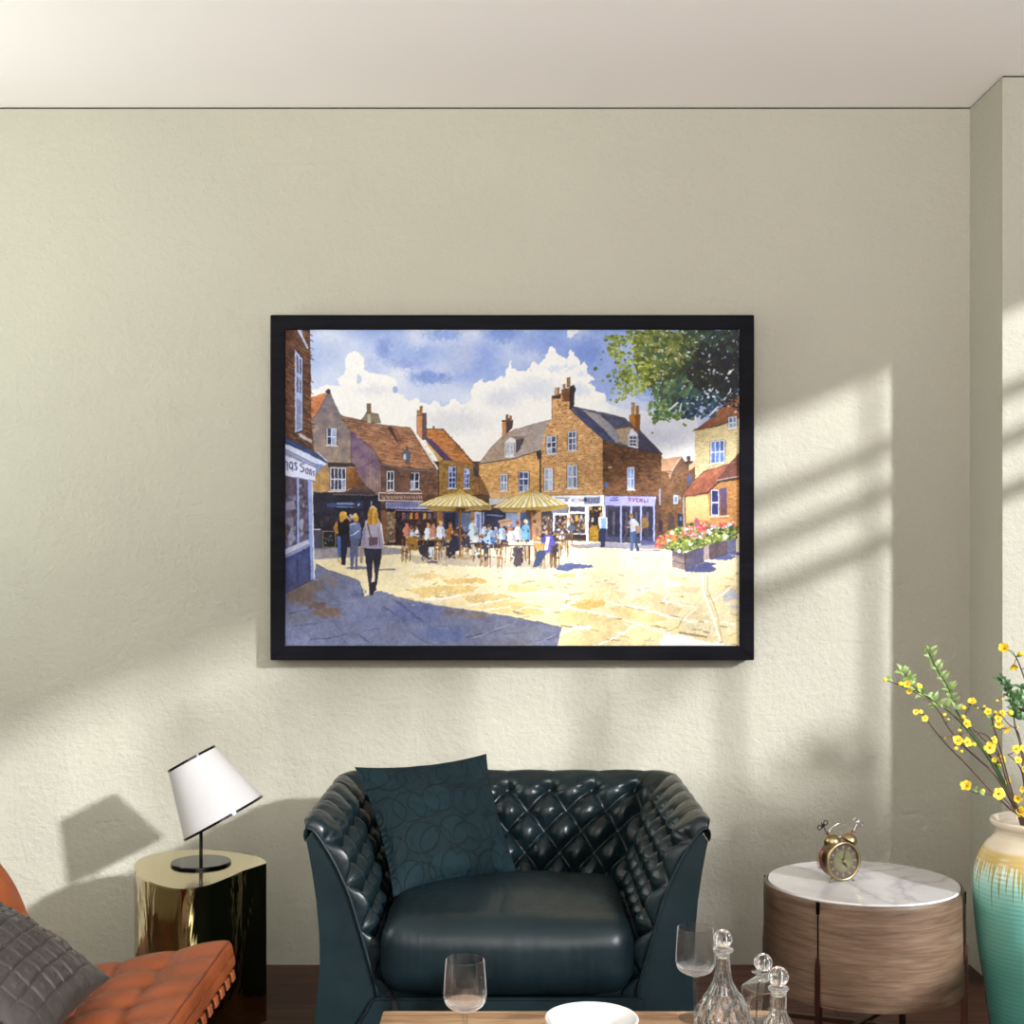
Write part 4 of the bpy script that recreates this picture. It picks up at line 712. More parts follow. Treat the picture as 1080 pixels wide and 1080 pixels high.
bk.inputs['Mortar Size'].default_value = .0022; bk.inputs['Color1'].default_value = (.2, .2, .2, 1); bk.inputs['Color2'].default_value = (1, 1, 1, 1); bk.inputs['Mortar'].default_value = (0, 0, 0, 1); bk.inputs['Bias'].default_value = 0
mp = fl.coord(); ad = fl.new('ShaderNodeVectorMath', operation='ADD'); ad.inputs[1].default_value = (.35, .116, 0); fl.link(mp, ad.inputs[0]); fl.link(ad.outputs[0], bk.inputs['Vector'])
gr = fl.noise(fl.coord((.06, 1, 1)), 38, 6, .62, 1.2)
tone = fl.ramp(gr, [(.3, (.035, .015, .010)), (.52, (.085, .042, .029)), (.75, (.14, .078, .055))])
fl.color(fl.mix(1, tone, fl.ramp(bk.outputs['Color'], [(0, (.12, .11, .1)), (.2, (.35, .30, .28)), (1, (1.7, 1.45, 1.35))]), 'MULTIPLY'))
fl.bump(bk.outputs['Fac'], -.3, .002); fl.bump(gr, .08, .002)
structure('floor', prism(NB(), PLAN, -.1, 0), fl.m)
# right wall, splayed, with the long window the sun comes through
WU = Vector((.2095, .9778, 0)); WN = Vector((.9778, -.2095, 0)); WO = Vector((2.49, 2.94, 0))
def rw(bm, u0, u1, z0, z1, n0=0, n1=.12):
    s = len(bm.verts); box(bm, u0, n0, z0, u1, n1, z1); bm.verts.ensure_lookup_table()
    for v in bm.verts[s:]: v.co = WO+WU*v.co.x+WN*v.co.y+Vector((0, 0, v.co.z))
    return bm
U0, U1, Z0, Z1 = -4.0, .36, .92, 2.635
w = NB(); rw(w, -4.75, U0, 0, CH); rw(w, U1, 1.35, 0, CH); rw(w, U0, U1, 0, Z0); rw(w, U0, U1, Z1, CH)
structure('wall_right', w, wall_m)
white_m = M('white_joinery', (.75, .73, .70, 1), .5).m
win = thing('window_1', None, None); win['kind'] = 'structure'
f = NB(); rw(f, U0, U1, Z0-.03, Z0, -.05, .14); rw(f, U0, U0+.04, Z0, Z1, .03, .09); rw(f, U1-.04, U1, Z0, Z1, .03, .09); obj('window_frame', f, white_m, win)
for z in (2.373, 2.225, 2.065): obj('glazing_bar', rw(NB(), -.56, U1, z-.022, z+.022, .04, .08), white_m, win)
u = -.112+.423
while u > U0:
    if u < U1: obj('mullion', rw(NB(), u-.012, u+.012, Z0, Z1, .05, .07), white_m, win)
    u -= .423
# left wall and its window close to the back corner
w = NB(); X = -2.3
LW = (2.55, 4.05, 1.05, 2.6)
for a in ((-1.9, 0, LW[0], CH), (LW[1], 0, WY+.1, CH), (LW[0], 0, LW[1], LW[2]), (LW[0], LW[3], LW[1], CH)): box(w, X-.12, a[0], a[1], X, a[2], a[3])
structure('wall_left', w, wall_m)
win2 = thing('window_2', None, None); win2['kind'] = 'structure'
f = NB(); box(f, X-.1, LW[0], LW[2]-.03, X+.03, LW[1], LW[2]); box(f, X-.09, LW[0], LW[2], X-.04, LW[0]+.05, LW[3]); box(f, X-.09, LW[1]-.05, LW[2], X-.04, LW[1], LW[3]); obj('window_frame', f, white_m, win2)
# unseen wall behind the camera; wide window opening added for fill light
w = NB(); Y = -1.75; FW = (-1.5, 1.3, .85, 2.45)
for a in ((-2.42, 0, FW[0], CH), (FW[1], 0, 1.7, CH), (FW[0], 0, FW[1], FW[2]), (FW[0], FW[3], FW[1], CH)): box(w, a[0], Y-.12, a[1], a[2], Y, a[3])
structure('wall_front', w, wood('dark_panelling', [(.05, .03, .02, 1), (.08, .05, .033, 1), (.12, .075, .05, 1)], 'z'))
win3 = thing('fill_window', None, None); win3['kind'] = 'structure'
f = NB()
for x in (-1.5, -.59, .34, 1.26): box(f, x, Y-.09, FW[2], x+.04, Y-.04, FW[3])
obj('window_frame', f, white_m, win3)

# ============================================================ light
SUN = Vector((-1.25, 1.4, -.65))
def light(name, kind, energy, loc, aim, col=(1, 1, 1), **kw):
    l = bpy.data.lights.new(name, kind); l.energy = energy; l.color = col
    for k, v in kw.items(): setattr(l, k, v)
    o = bpy.data.objects.new(name, l); C.objects.link(o); o.location = loc
    o.rotation_euler = Vector(aim).to_track_quat('-Z', 'Y').to_euler(); return o
light('sun', 'SUN', E_SUN, (5, -2, 4), SUN, (.97, .985, 1), angle=math.radians(2.1))
light('window_fill', 'AREA', E_LEFT, (X-.16, (LW[0]+LW[1])/2, (LW[2]+LW[3])/2), (1, 0, 0), (.90, 1, .90), shape='RECTANGLE', size=LW[3]-LW[2], size_y=LW[1]-LW[0])
light('window_fill', 'AREA', E_FRONT, ((FW[0]+FW[1])/2, Y-.16, (FW[2]+FW[3])/2), (0, 1, 0), (1, .96, .91), shape='RECTANGLE', size=FW[1]-FW[0], size_y=FW[3]-FW[2])  # lamp added at the unseen front window to fill the room
light('ceiling_fill', 'AREA', E_CEIL_FILL, (-.1, -2.9, .25), (0, .62, .78), (1, .955, .92), shape='RECTANGLE', size=3.2, size_y=1.6)  # unseen lamp added below the window, aimed up to brighten the ceiling
wd = bpy.data.worlds.new('sky'); SC.world = wd; wd.use_nodes = True
bg = wd.node_tree.nodes['Background']; bg.inputs['Color'].default_value = (.85, .95, 1, 1); bg.inputs['Strength'].default_value = E_SKY
# trees in the garden outside the right window break up the low sun
bark_m = M('bark', (.09, .06, .04, 1), .9).m; leaf_m = M('garden_leaf', (.10, .17, .04, 1), .6).m
def garden(name, label, cat, base, clumps, seed, stems):
    t = thing(name, label, cat, base); rr = random.Random(seed); bm = NB(); sb = NB(); b = Vector(base)
    for c, rad, n, s in clumps:
        for k in range(n):
            d = Vector((rr.gauss(0, 1), rr.gauss(0, 1), rr.gauss(0, 1))).normalized()*rr.random()**.4
            p = Vector(c)+Vector((d.x*rad[0], d.y*rad[1], d.z*rad[2]))-b
            a = Vector((rr.gauss(0, 1), rr.gauss(0, 1), rr.gauss(0, .6))).normalized(); q = a.cross(Vector((0, 0, 1))).normalized(); L = s*rr.uniform(.6, 1.3)
            m_ = p+a*L*.5+Vector((0, 0, -.12*L))
            vs = [bm.verts.new(x) for x in (p, m_+q*L*.27, p+a*L, m_-q*L*.27)]; bm.faces.new(vs)
    for pts in stems: tube(sb, spline([Vector(p)-b for p in pts], 4), [.045-.03*i/(len(pts)*4-4) for i in range(len(pts)*4-3)], 8)
    obj('stem', sb, bark_m, t, 60); obj('foliage', bm, leaf_m, t)
garden('garden_shrub', 'leafy shrub in the garden outside the right window', 'shrub', (3.75, 1.25, 0),
       [((3.7, 1.12, 1.32), (.36, .46, .55), 400, .18), ((3.62, 1.47, 1.76), (.24, .20, .36), 150, .15), ((3.7, 1.05, 1.86), (.26, .36, .28), 110, .16)], 3,
       [[(3.75, 1.25, 0), (3.72, 1.3, .8), (3.64, 1.46, 1.7)], [(3.75, 1.25, 0), (3.76, 1.15, .8), (3.7, 1.05, 1.8)]])
garden('garden_tree', 'taller garden tree beyond the shrub outside the window', 'tree', (4.4, -1.2, 0),
       [((3.9, -.55, 3.25), (.4, .55, .22), 60, .15), ((4.0, .45, 2.85), (.3, .5, .16), 34, .15), ((4.2, -1.4, 3.6), (.5, .6, .5), 120, .15)], 5,
       [[(4.4, -1.2, 0), (4.35, -1.25, 1.6), (4.2, -1.4, 3.6)], [(4.36, -1.23, 1.5), (4.2, -.9, 2.6), (3.9, -.5, 3.3)], [(4.36, -1.23, 1.6), (4.2, -.4, 2.4), (4.0, .5, 2.85)]])

# ============================================================ camera
cam = bpy.data.cameras.new('camera'); co = bpy.data.objects.new('camera', cam); C.objects.link(co)
co.location = (0, 0, EYE); co.rotation_euler = (PI/2, 0, 0); cam.sensor_width = 36; cam.lens = 36*F/1080; cam.shift_y = (HORIZON-540)/1080; cam.clip_start = .05
SC.camera = co
vs_ = SC.view_settings; vs_.view_transform = 'Standard'; vs_.look = 'None'; vs_.exposure = EXPO; vs_.gamma = 1; vs_.use_curve_mapping = False

# ============================================================ the framed watercolour
black_m = wood('black_stained_wood', [(.003, .003, .005, 1), (.005, .005, .008, 1), (.009, .008, .012, 1)], 'x', 1, .6, spec=.08)
FD = WY-.068                                   # front face of the frame
pic = thing('framed_painting', 'large watercolour of a sunny town square in a black frame on the wall', 'painting', (0, WY, at(540, 514, FD).z))
O = Vector(pic.location)
xl, xr = at(285, 0, FD).x, at(795.5, 0, FD).x; zt, zb = at(0, 332, FD).z, at(0, 696.5, FD).z; rw_ = .0465
def rail(a, b, c, d):
    bm = NB(); prism(bm, [(p[0], p[1]-O.z) for p in (a, b, c, d)], FD-WY, -.002, 'y')
    bmesh.ops.bevel(bm, geom=bm.edges[:], offset=.0022, segments=2, affect='EDGES')
    obj('frame_rail', bm, black_m, pic, 40)
ix0, ix1, iz0, iz1 = xl+rw_, xr-rw_, zb+rw_, zt-rw_
rail((xl, zt), (xr, zt), (ix1, iz1), (ix0, iz1)); rail((xl, zb), (ix0, iz0), (ix1, iz0), (xr, zb))
rail((xl, zb), (xl, zt), (ix0, iz1), (ix0, iz0)); rail((xr, zb), (ix1, iz0), (ix1, iz1), (xr, zt))
A = paint_square(); A = A[::-1]
lo = np.where(A <= .04045, A/12.92, ((A+.055)/1.055)**2.4)*np.array(PAINT_GAIN)
nh, nw = A.shape[:2]; PD = FD+.012
x0, x1 = ix0-.012, ix1+.012; z0, z1 = iz0-.012-O.z, iz1+.012-O.z
gx, gz = np.meshgrid(np.linspace(x0, x1, nw), np.linspace(z0, z1, nh))
# sample positions: where each grid point is seen in the 1080 frame, looked up in the painter's array
u = (gx*F/PD+540-Watercolour.X0)/(Watercolour.X1-Watercolour.X0)*(nw-1); v = (nh-1)-(HORIZON+(EYE-(gz+O.z))*F/PD-Watercolour.Y0)/(Watercolour.Y1-Watercolour.Y0)*(nh-1)
ui = np.clip(np.round(u), 0, nw-1).astype(int); vi = np.clip(np.round(v), 0, nh-1).astype(int)
lo = lo[vi, ui]
me = bpy.data.meshes.new('paper'); nv = nh*nw
me.vertices.add(nv); me.vertices.foreach_set('co', np.stack([gx, np.full_like(gx, PD-WY), gz], -1).astype(np.float32).ravel())
k = (np.arange(nh-1)[:, None]*nw+np.arange(nw-1)[None]).ravel(); q = np.stack([k, k+1, k+nw+1, k+nw], -1).astype(np.int32)
me.loops.add(q.size); me.loops.foreach_set('vertex_index', q.ravel()); me.polygons.add(len(q)); me.polygons.foreach_set('loop_start', np.arange(0, q.size, 4, dtype=np.int32))
me.update(calc_edges=True); me.validate()
ca = me.color_attributes.new('pigment', 'FLOAT_COLOR', 'POINT'); ca.data.foreach_set('color', np.concatenate([lo, np.ones((nh, nw, 1))], -1).astype(np.float32).ravel())
pm = M('watercolour_on_paper', rough=.75, spec=.2); an = pm.new('ShaderNodeAttribute', attribute_name='pigment'); pm.color(an.outputs['Color']); me.materials.append(pm.m)
po = bpy.data.objects.new('watercolour_sheet', me); C.objects.link(po); po.parent = pic
obj('backing_board', box(NB(), x0, PD-WY+.002, z0, x1, -.004, z1), M('backing_card', (.3, .25, .2, 1), .9).m, pic)
# ============================================================ tufted leather armchair
teal_m = leather('dark_teal_leather', (.0034, .0098, .0122, 1), .32, .16, spec=.34)
steel_black_m = M('black_webbing', (.01, .01, .011, 1), .6).m
teal_flat_m = leather('dark_teal_panel_leather', (.0046, .0132, .0165, 1), .46, .05, spec=.25)
seat_m = leather('dark_teal_seat_leather', (.0036, .0112, .0145, 1), .38, .08, 1, (1.2, .3, .14), .5, spec=.34)
chair = thing('armchair', 'dark teal leather armchair with deep buttoned arms and back', 'armchair', (-.012, 3.7, 0))
HW, YF, YB, RC = .315, 3.29, 3.80, .10
INP = [(0, .0), (0, .20), (.010, .27), (.030, .34), (.050, .41), (.078, .50), (.112, .575), (.145, .63), (.164, .655), (.177, .662), (.186, .659), (.190, .650), (.190, .638), (.186, .628)]
OUTP = [(.183, .630), (.177, .60), (.168, .55), (.158, .48), (.151, .40), (.149, .33), (.153, .26), (.162, .19), (.170, .10), (.174, 0)]
NS, NC, NK = 5, 1, 6                     # buttons along one arm, round a corner, across the back
LT = 2*NS+2*NC+NK
def path(s, o):
    """s counts buttons from the left arm's front round the back to the right arm's front; o is the offset outwards"""
    if s > LT/2:
        p = path(LT-s, o); return Vector((-p.x, p.y, 0))
    w = HW+o; yb = YB+1.28*o; r = RC*.8
    if s < NS: return Vector((-w, YF+(yb-r-YF)*s/NS, 0))
    s -= NS
    if s < NC:
        a = PI/2*s/NC; return Vector((-w+r-r*math.cos(a), yb-r+r*math.sin(a), 0))
    return Vector((-w+r+2*(w-r)*(s-NC)/NK, yb, 0))
CL = Vector((0, 3.7, 0))
# shell: closed cross-section swept along the path
sec = [(o-.004 if 0 < i < 9 else o, z-.006) for i, (o, z) in enumerate(INP[:9])]+[(.168, .650)]+OUTP
bm = NB(); ss = [LT*i/72 for i in range(73)]; rings = []
sec = [(max(o, -.004), max(z, 0)) for o, z in sec]
for s in ss: rings.append([bm.verts.new(path(s, o)+Vector((0, 0, z))-CL) for o, z in sec])
n = len(sec)
for a, b in zip(rings[:-1], rings[1:]):
    for i in range(n): bm.faces.new((a[i], a[(i+1) % n], b[(i+1) % n], b[i]))
bm.faces.new(rings[0]); bm.faces.new(rings[-1][::-1])
obj('shell', bm, teal_flat_m, chair, 40)
# buttoned lining
prof = INP[1:]; acc = [0]
for a, b in zip(prof[:-1], prof[1:]): acc.append(acc[-1]+math.hypot(b[0]-a[0], b[1]-a[1]))
LV = acc[-1]
PS = spline([(o, z, 0) for o, z in prof], 10); ac2 = [0]
for a, b in zip(PS[:-1], PS[1:]): ac2.append(ac2[-1]+(b-a).length)
def pv(d):
    d = max(0, min(ac2[-1]-1e-6, d))
    import bisect
    i = bisect.bisect_right(ac2, d)-1; t = (d-ac2[i])/(ac2[i+1]-ac2[i]); p = PS[i].lerp(PS[i+1], t); return p.x, p.y
LV = ac2[-1]; DV = .118; TOPB = LV-.094
def base(s, d):
    o, z = pv(d); return path(min(max(s, 0), LT), o)+Vector((0, 0, z))
def tuft(s, d):
    """padding height over the lining: plump diamonds between the buttons, pleats over the top roll"""
    t = (TOPB-d)/DV
    if d > TOPB:
        q = abs(math.sin(PI*s)); k = (d-TOPB)/(LV-TOPB)
        r = math.hypot((s-round(s))*.105, d-TOPB)
        return (.60+.40*q**.55*(1-k)+.40*k)*(1-k*.72)*(1-.97*math.exp(-(r/.017)**2))
    a, b = s+t, s-t
    sa = abs(math.sin(PI*a)); sb_ = abs(math.sin(PI*b)); best = 9
    for i in (math.floor(a), math.floor(a)+1):
        for j in (math.floor(b), math.floor(b)+1):
            dx, dy = ((i+j)/2-s)*.105, ((i-j)/2-t)*DV; q = math.hypot(dx, dy)
            if q < best: best, th = q, math.atan2(dy, dx)
    blend = max(0, 1-(TOPB-d)/.03)
    return (.15+.45*blend)*(1-math.exp(-(best/.024)**1.5))+.88*(1-.5*blend)*(sa*sb_)**.5+.035*math.cos(14*th+3*mnoise.noise(Vector((s*3, d*20, 0))))*math.exp(-((best-.022)/.012)**2)
NU, NV, H = LT*26, 132, .043
bm = NB()
def lin_pt(u, v):
    i = round(u*(NU+2))-1; close = i < 0 or i > NU; s = min(max(i/NU, 0), 1)*LT; d = v*LV; e = 1e-3
    p = base(s, d); tu = base(s+e*5, d)-base(s-e*5, d); tv = base(s, d+e)-base(s, d-e)
    nrm = tu.cross(tv); nrm = nrm.normalized() if nrm.length > 1e-12 else Vector((0, 0, 1))
    if nrm.dot(Vector((0, 3.3, .9))-p) < 0: nrm = -nrm
    edge = min(s, LT-s)*.12; k = .22+.78*math.sqrt(max(0, 1-(1-min(edge/.024, 1))**2)); kt = min(1, (LV-d)/.045)**.7*min(1, d/.03+.2)
    wr = .05*mnoise.noise(Vector((s*5, d*60, 1)))
    return p+nrm*(0 if close else H*(tuft(s, d)+wr*.6)*k*kt+.001)-CL
grid(bm, lin_pt, NU+2, NV)
obj('buttoned_lining', bm, teal_m, chair, 180)
for sx in (0, LT):
    pts = [path(sx, o)+Vector((0, -.004, z))-CL for o, z in [(a.x, a.y) for a in PS[6:-34:3]]]
    obj('piping', tube(NB(), pts, .0045, 8), teal_flat_m, chair, 180)
# front rail and deck under the cushion
bm = NB(); prism(bm, [(-.33, .245), (.33, .245), (.405, .12), (.40, .02), (-.40, .02), (-.405, .12)], 3.272-3.7, 3.36-3.7, 'y'); bmesh.ops.bevel(bm, geom=bm.edges[:], offset=.006, segments=2, affect='EDGES')
obj('front_rail', bm, teal_flat_m, chair, 40)
obj('rail_tab', box(NB(), -.283, 3.266-3.7, .19, -.270, 3.275-3.7, .243), steel_black_m, chair, label='small black tab on the front rail')
obj('seat_deck', box(NB(), -.318, 3.30-3.7, .05, .318, 3.80-3.7, .262), teal_flat_m, chair)
for x in (-.36, .36):
    for y in (3.36, 3.95): obj('foot', lathe(NB(), [(0, 0), (.022, 0), (.028, .03), (0, .03)], 16, x, y-3.7, 0), black_m, chair)
def cush(p):
    x, y, z = p
    k = mnoise.noise(Vector((x*9, 2, z*1.5)))*.004 if y < 3.3-3.7 else 0
    p = Vector((x, y-k, z))
    if z > .35: p.z += .006*mnoise.noise(Vector((x*6, y*6, 3)))
    # keep clear of the flared arms at the back corners
    return p
bm = rbox(NB(), (0, 3.497-3.7, .353), (.311, .280, .092), .062, 22, (.004, .012, .02), cush)
obj('seat_cushion', bm, seat_m, chair, 180)

# ============================================================ soft pillows
def pillow(bm, bl, br, tl, tr, t, n, disp=None, pinch=.09, pw=.5, sgn=1):
    """two-sided cushion stretched between four corners"""
    bl, br, tl, tr = map(Vector, (bl, br, tl, tr))
    N = ((br-bl)+(tr-tl)).cross((tl-bl)+(tr-br)).normalized()*sgn; cen = (bl+br+tl+tr)/4
    def pt(u, v, side):
        a, b = 2*u-1, 2*v-1
        a2 = a*(1-pinch*(1-b*b)); b2 = b*(1-pinch*(1-a*a)); uu, vv = (a2+1)/2, (b2+1)/2
        p = bl*(1-uu)*(1-vv)+br*uu*(1-vv)+tl*(1-uu)*vv+tr*uu*vv
        e = max(0, (1-a*a)*(1-b*b)); h = t*e**pw
        w = t*.15*min(1, e*5)*(mnoise.noise(Vector((a*2.2+3*side, b*2.2, 1)))+.6*mnoise.noise(Vector((a*5, b*5, side))))
        if disp and side > 0: w += disp(u, v)*min(1, e*2)
        return p+N*side*(h+w)
    uv = bm.loops.layers.uv.new('cloth')
    top = grid(bm, lambda u, v: pt(u, v, 1), n, n)
    for j in range(n+1):
        for i in range(n+1):
            for l in top[j][i].link_loops: l[uv].uv = (i/n, j/n)
    bot = grid(bm, lambda u, v: pt(u, v, -1), n//2, n//2)
    bmesh.ops.remove_doubles(bm, verts=bm.verts[:], dist=1e-5)
    return bm
vel = M('dark_teal_velvet', (.005, .018, .026, 1), .8, spec=.2, Sheen_Weight=.0)
uvn = vel.coord(kind='UV'); v_ = vel.coord(kind='Object'); lines = []; fills = []
for k, (sc_, off) in enumerate(((3.7, 0), (3.7, .41))):
    av = vel.new('ShaderNodeVectorMath', operation='ADD'); av.inputs[1].default_value = (off, off*.6, 0); vel.link(uvn, av.inputs[0])
    vo = vel.new('ShaderNodeTexVoronoi', Scale=sc_, Randomness=.45, voronoi_dimensions='2D'); vel.link(av.outputs[0], vo.inputs['Vector'])
    lines.append(vel.ramp(vel.math('ABSOLUTE', vel.math('SUBTRACT', vo.outputs['Distance'], .44)), [(0, (0, 0, 0)), (.035, (1, 1, 1))]))
    fills.append(vel.mix(vel.ramp(vo.outputs['Distance'], [(.43, (1, 1, 1)), (.445, (0, 0, 0))]), (.3, .3, .3, 1), vel.ramp(vo.outputs['Color'], [(.1, (.2, .2, .2)), (.9, (1, 1, 1))])))
seam = vel.math('MINIMUM', lines[0], lines[1]); tone = vel.math('ADD', vel.math('MULTIPLY', fills[0], .5), vel.math('MULTIPLY', fills[1], .5))
vel.color(vel.mix(1, vel.ramp(tone, [(.2, (.0017, .0088, .0120)), (.9, (.0032, .0165, .0220))]), vel.ramp(seam, [(0, (.45, .45, .45)), (1, (1, 1, 1))]), 'MULTIPLY'))
vel.bump(seam, .5, .003); vel.bump(vel.noise(v_, 9, 4, .6, .7), .6, .03); vel.bump(vel.noise(v_, 500, 2), .2, .001)
tp = thing('throw_pillow', 'square dark teal velvet pillow with a circle pattern leaning in the armchair', 'pillow', at(478, 925, 3.62))
B0 = Vector(tp.location)
bm = pillow(NB(), at(415, 946, 3.52)-B0, at(547, 922, 3.74)-B0, at(374, 809, 3.71)-B0, at(513, 795, 3.90)-B0, .066, 44, sgn=1)
obj('cover', bm, vel.m, tp, 180)

# ============================================================ tan leather lounge chair, lower left
tan_m = leather('tan_orange_leather', (.19, .045, .0115, 1), .55, .14, spec=.3); tan_d = leather('tan_strap_leather', (.24, .060, .017, 1), .55, .1, spec=.3)
steel_m = M('black_steel', (.012, .011, .011, 1), .35, 1).m
lc = thing('lounge_chair', 'tan orange leather lounge chair with a strapped seat at the left edge', 'chair', (-.92, 2.73, 0))
def pad_tuft(L, W, T, nx, ny):
    def fn(p):
        if p.z > 0:
            ex = min(1, (L/2-abs(p.x))/.06); ey = min(1, (W/2-abs(p.y))/.06); k = max(0, min(ex, ey))
            gx, gy = (p.x/L+.5)*nx, (p.y/W+.5)*ny
            sx, sy = abs(math.sin(PI*gx)), abs(math.sin(PI*gy))
            p = p.copy(); p.z += (.020*(sx*sy)**.45-.014-.010*math.exp(-((1-max(1-sx, 0)*1)**2+0)*0)*(1-sx)*(1-sy))*(.25+.75*k)
        return p
    return fn
L1, W1, T1 = .52, .76, .074; A1 = math.radians(11.3); YC = 3.105-W1/2
s1 = obj('seat_pad', rbox(NB(), (0, 0, 0), (L1/2, W1/2, T1/2), .018, 46, (0, 0, 0), pad_tuft(L1, W1, T1, 4, 6)), tan_m, lc, 180)
tc = Vector((-.655-L1/2*math.cos(A1), YC, .450-L1/2*math.sin(A1)))+Vector((math.sin(A1), 0, -math.cos(A1)))*(T1/2)
s1.location = tc-Vector(lc.location); s1.rotation_euler = (0, -A1, 0)
L2 = .52; A2 = math.radians(28)
b1 = obj('back_pad', rbox(NB(), (0, 0, 0), (L2/2, W1/2, T1/2), .018, 46, (0, 0, 0), pad_tuft(L2, W1, T1, 4, 6)), tan_m, lc, 180)
up = Vector((-math.sin(A2), 0, math.cos(A2))); fr = Vector((math.cos(A2), 0, math.sin(A2)))
bc = Vector((-1.090, YC, .447))+up*(L2/2-.06)-fr*(T1/2)
b1.location = bc-Vector(lc.location); b1.rotation_euler = (0, math.radians(90)-A2, 0)
fb = NB()
for x0_, x1_ in ((L1/2-.035, L1/2-.009), (-L1/2, -L1/2+.03)): box(fb, x0_, -W1/2+.005, -T1/2-.022, x1_, W1/2-.005, -T1/2-.002, .003)
for y_ in (-W1/2+.015, W1/2-.03): box(fb, -L1/2, y_, -T1/2-.026, L1/2-.01, y_+.015, -T1/2-.003)
fo = obj('seat_frame', fb, steel_m, lc, 40); fo.location = s1.location; fo.rotation_euler = s1.rotation_euler
o_ = obj('seam', tube(NB(), [(L1/2-.0045, -W1/2+.02, T1/2-.0075), (L1/2-.0045, W1/2-.02, T1/2-.0075)], .0016, 6), leather('seam_leather', (.10, .022, .008, 1)), lc, 60); o_.location = s1.location; o_.rotation_euler = s1.rotation_euler
for i in range(13):
    y_ = -W1/2+.02+i*.058
    o_ = obj('strap', box(NB(), -L1/2+.002, y_, -T1/2-.0235, L1/2-.0065, y_+.030, -T1/2-.0005, .002), tan_d, lc, 40); o_.location = s1.location; o_.rotation_euler = s1.rotation_euler
for y_ in (-W1/2+.015, W1/2-.03):
    o_ = obj('back_rail', box(NB(), -L2/2, y_, -T1/2-.02, L2/2, y_+.015, -T1/2), steel_m, lc, 40); o_.location = b1.location; o_.rotation_euler = b1.rotation_euler
for x_ in (-1.16, -.72):
    for y_ in (YC-W1/2+.022, YC+W1/2-.022):
        zt_ = .45+(x_+.655)*.2-T1-.012
        obj('leg', tube(NB(), [Vector((x_, y_, 0))-Vector(lc.location), Vector((x_, y_, zt_))-Vector(lc.location)], .011, 10), steel_m, lc, 60)

# grey studded cushion on it
gm = leather('charcoal_leather', (.032, .027, .025, 1), .33, .10)
def weave(u, v):
    a, b = u*8, v*8
    fx, fy = abs(a-math.floor(a)-.5), abs(b-math.floor(b)-.5); m_ = max(fx, fy)
    groove = -.0058*max(math.exp(-((.5-fx)/.045)**2), math.exp(-((.5-fy)/.045)**2))
    stud = .0036*max(0, min(1, (.115-m_)/.03))-.0014*max(0, min(1, (.045-m_)/.02))
    return groove+stud+.0012*(1-(2*fx)**4)*(1-(2*fy)**4)
gp_ = thing('studded_cushion', 'charcoal leather cushion of stitched squares with small studs on the tan chair', 'cushion', (-.95, 2.55, .47))
G0 = Vector(gp_.location); c0 = at(117, 1031, 2.72); c1 = at(-28, 936, 2.80); c2 = at(42, 1108, 2.36); c3 = c1+(c2-c0)
obj('cover', pillow(NB(), c2-G0, c0-G0, c3-G0, c1-G0, .055, 168, weave, .04, .55, 1), gm, gp_, 180)

# ============================================================ gold side table and lamp
gold = M('polished_brass', (.42, .325, .14, 1), .09, 1)
gold.bump(gold.noise(gold.coord((1, 1, .35)), 7, 3, .5, 1.2), .20, .05)
goldt = M('brass_top', (.60, .50, .27, 1), .12, 1); goldt.bump(goldt.noise(goldt.coord(), 60, 3), .10, .004)
gt = thing('side_table', 'polished brass drum side table under the lamp', 'side table', (-.90, 3.75, 0)); G = Vector(gt.location)
GZ = .452
raw = [at(px, py, F*(EYE-GZ)/(py-HORIZON)) for px, py in [(281, 910.5), (256, 918.5), (236, 927.5), (214, 935), (190, 937.5), (166, 933), (148, 924), (141.5, 914), (150, 904.5), (176, 898), (212, 896), (250, 899.5), (276, 905)]]
raw = [Vector((p.x, p.y, 0)) for p in raw]
cp = raw[1:]+[raw[0]]
ctr = sum(raw, Vector())/len(raw)
sp = spline(cp, 8)
pl = [(p.x-G.x, p.y-G.y) for p in sp]
bm = NB(); prism(bm, pl, 0, GZ-.006, 'z'); obj('drum', bm, gold.m, gt, 30)
bm = NB(); prism(bm, pl, GZ-.006, GZ, 'z'); obj('table_top', bm, goldt.m, gt, 30)
lamp_black = M('black_chrome', (.03, .03, .032, 1), .12, .9).m
shade_w = M('white_lampshade_fabric', (.41, .395, .395, 1), .8, spec=.2); shade_w.bump(shade_w.noise(shade_w.coord(), 420, 2), .15, .001)
lm = thing('table_lamp', 'small black table lamp with a tilted white shade on the brass table', 'lamp', ((212-540)*3.81/F, 3.81, GZ)); L0 = Vector(lm.location)
obj('base', lathe(NB(), [(0, 0), (.083, 0), (.085, .0015), (.085, .006), (.0835, .0075), (0, .0075)], 64), lamp_black, lm, 40)
obj('pole', tube(NB(), [(0, 0, .0075), (0, 0, .165)], .0052, 12), lamp_black, lm, 60)
ax = Vector((-.485, .043, .874)).normalized(); sc_ = at(219, 831.5, 3.81)-L0
ex = ax.cross(Vector((0, 1, 0))).normalized(); ey = ax.cross(ex); MT = Matrix((ex, ey, ax)).transposed().to_4x4(); MT.translation = sc_
hs, rb_, rt_ = .096, .1235, .0735
bm = lathe(NB(), [(rb_, -hs), (rt_, hs), (rt_-.003, hs), (rb_-.003, -hs), (rb_, -hs)], 72); bmesh.ops.remove_doubles(bm, verts=bm.verts[:], dist=1e-6)
so = obj('lamp_shade', bm, shade_w.m, lm, 40); so.matrix_local = MT
for r_, h_ in ((rb_, -hs), (rt_, hs)):
    t_ = obj('shade_trim', lathe(NB(), [(r_+.0015, h_-.0035), (r_+.0015, h_+.0035), (r_-.0045, h_+.0035), (r_-.0045, h_-.0035), (r_+.0015, h_-.0035)], 72), lamp_black, so, 40)
bm = NB()
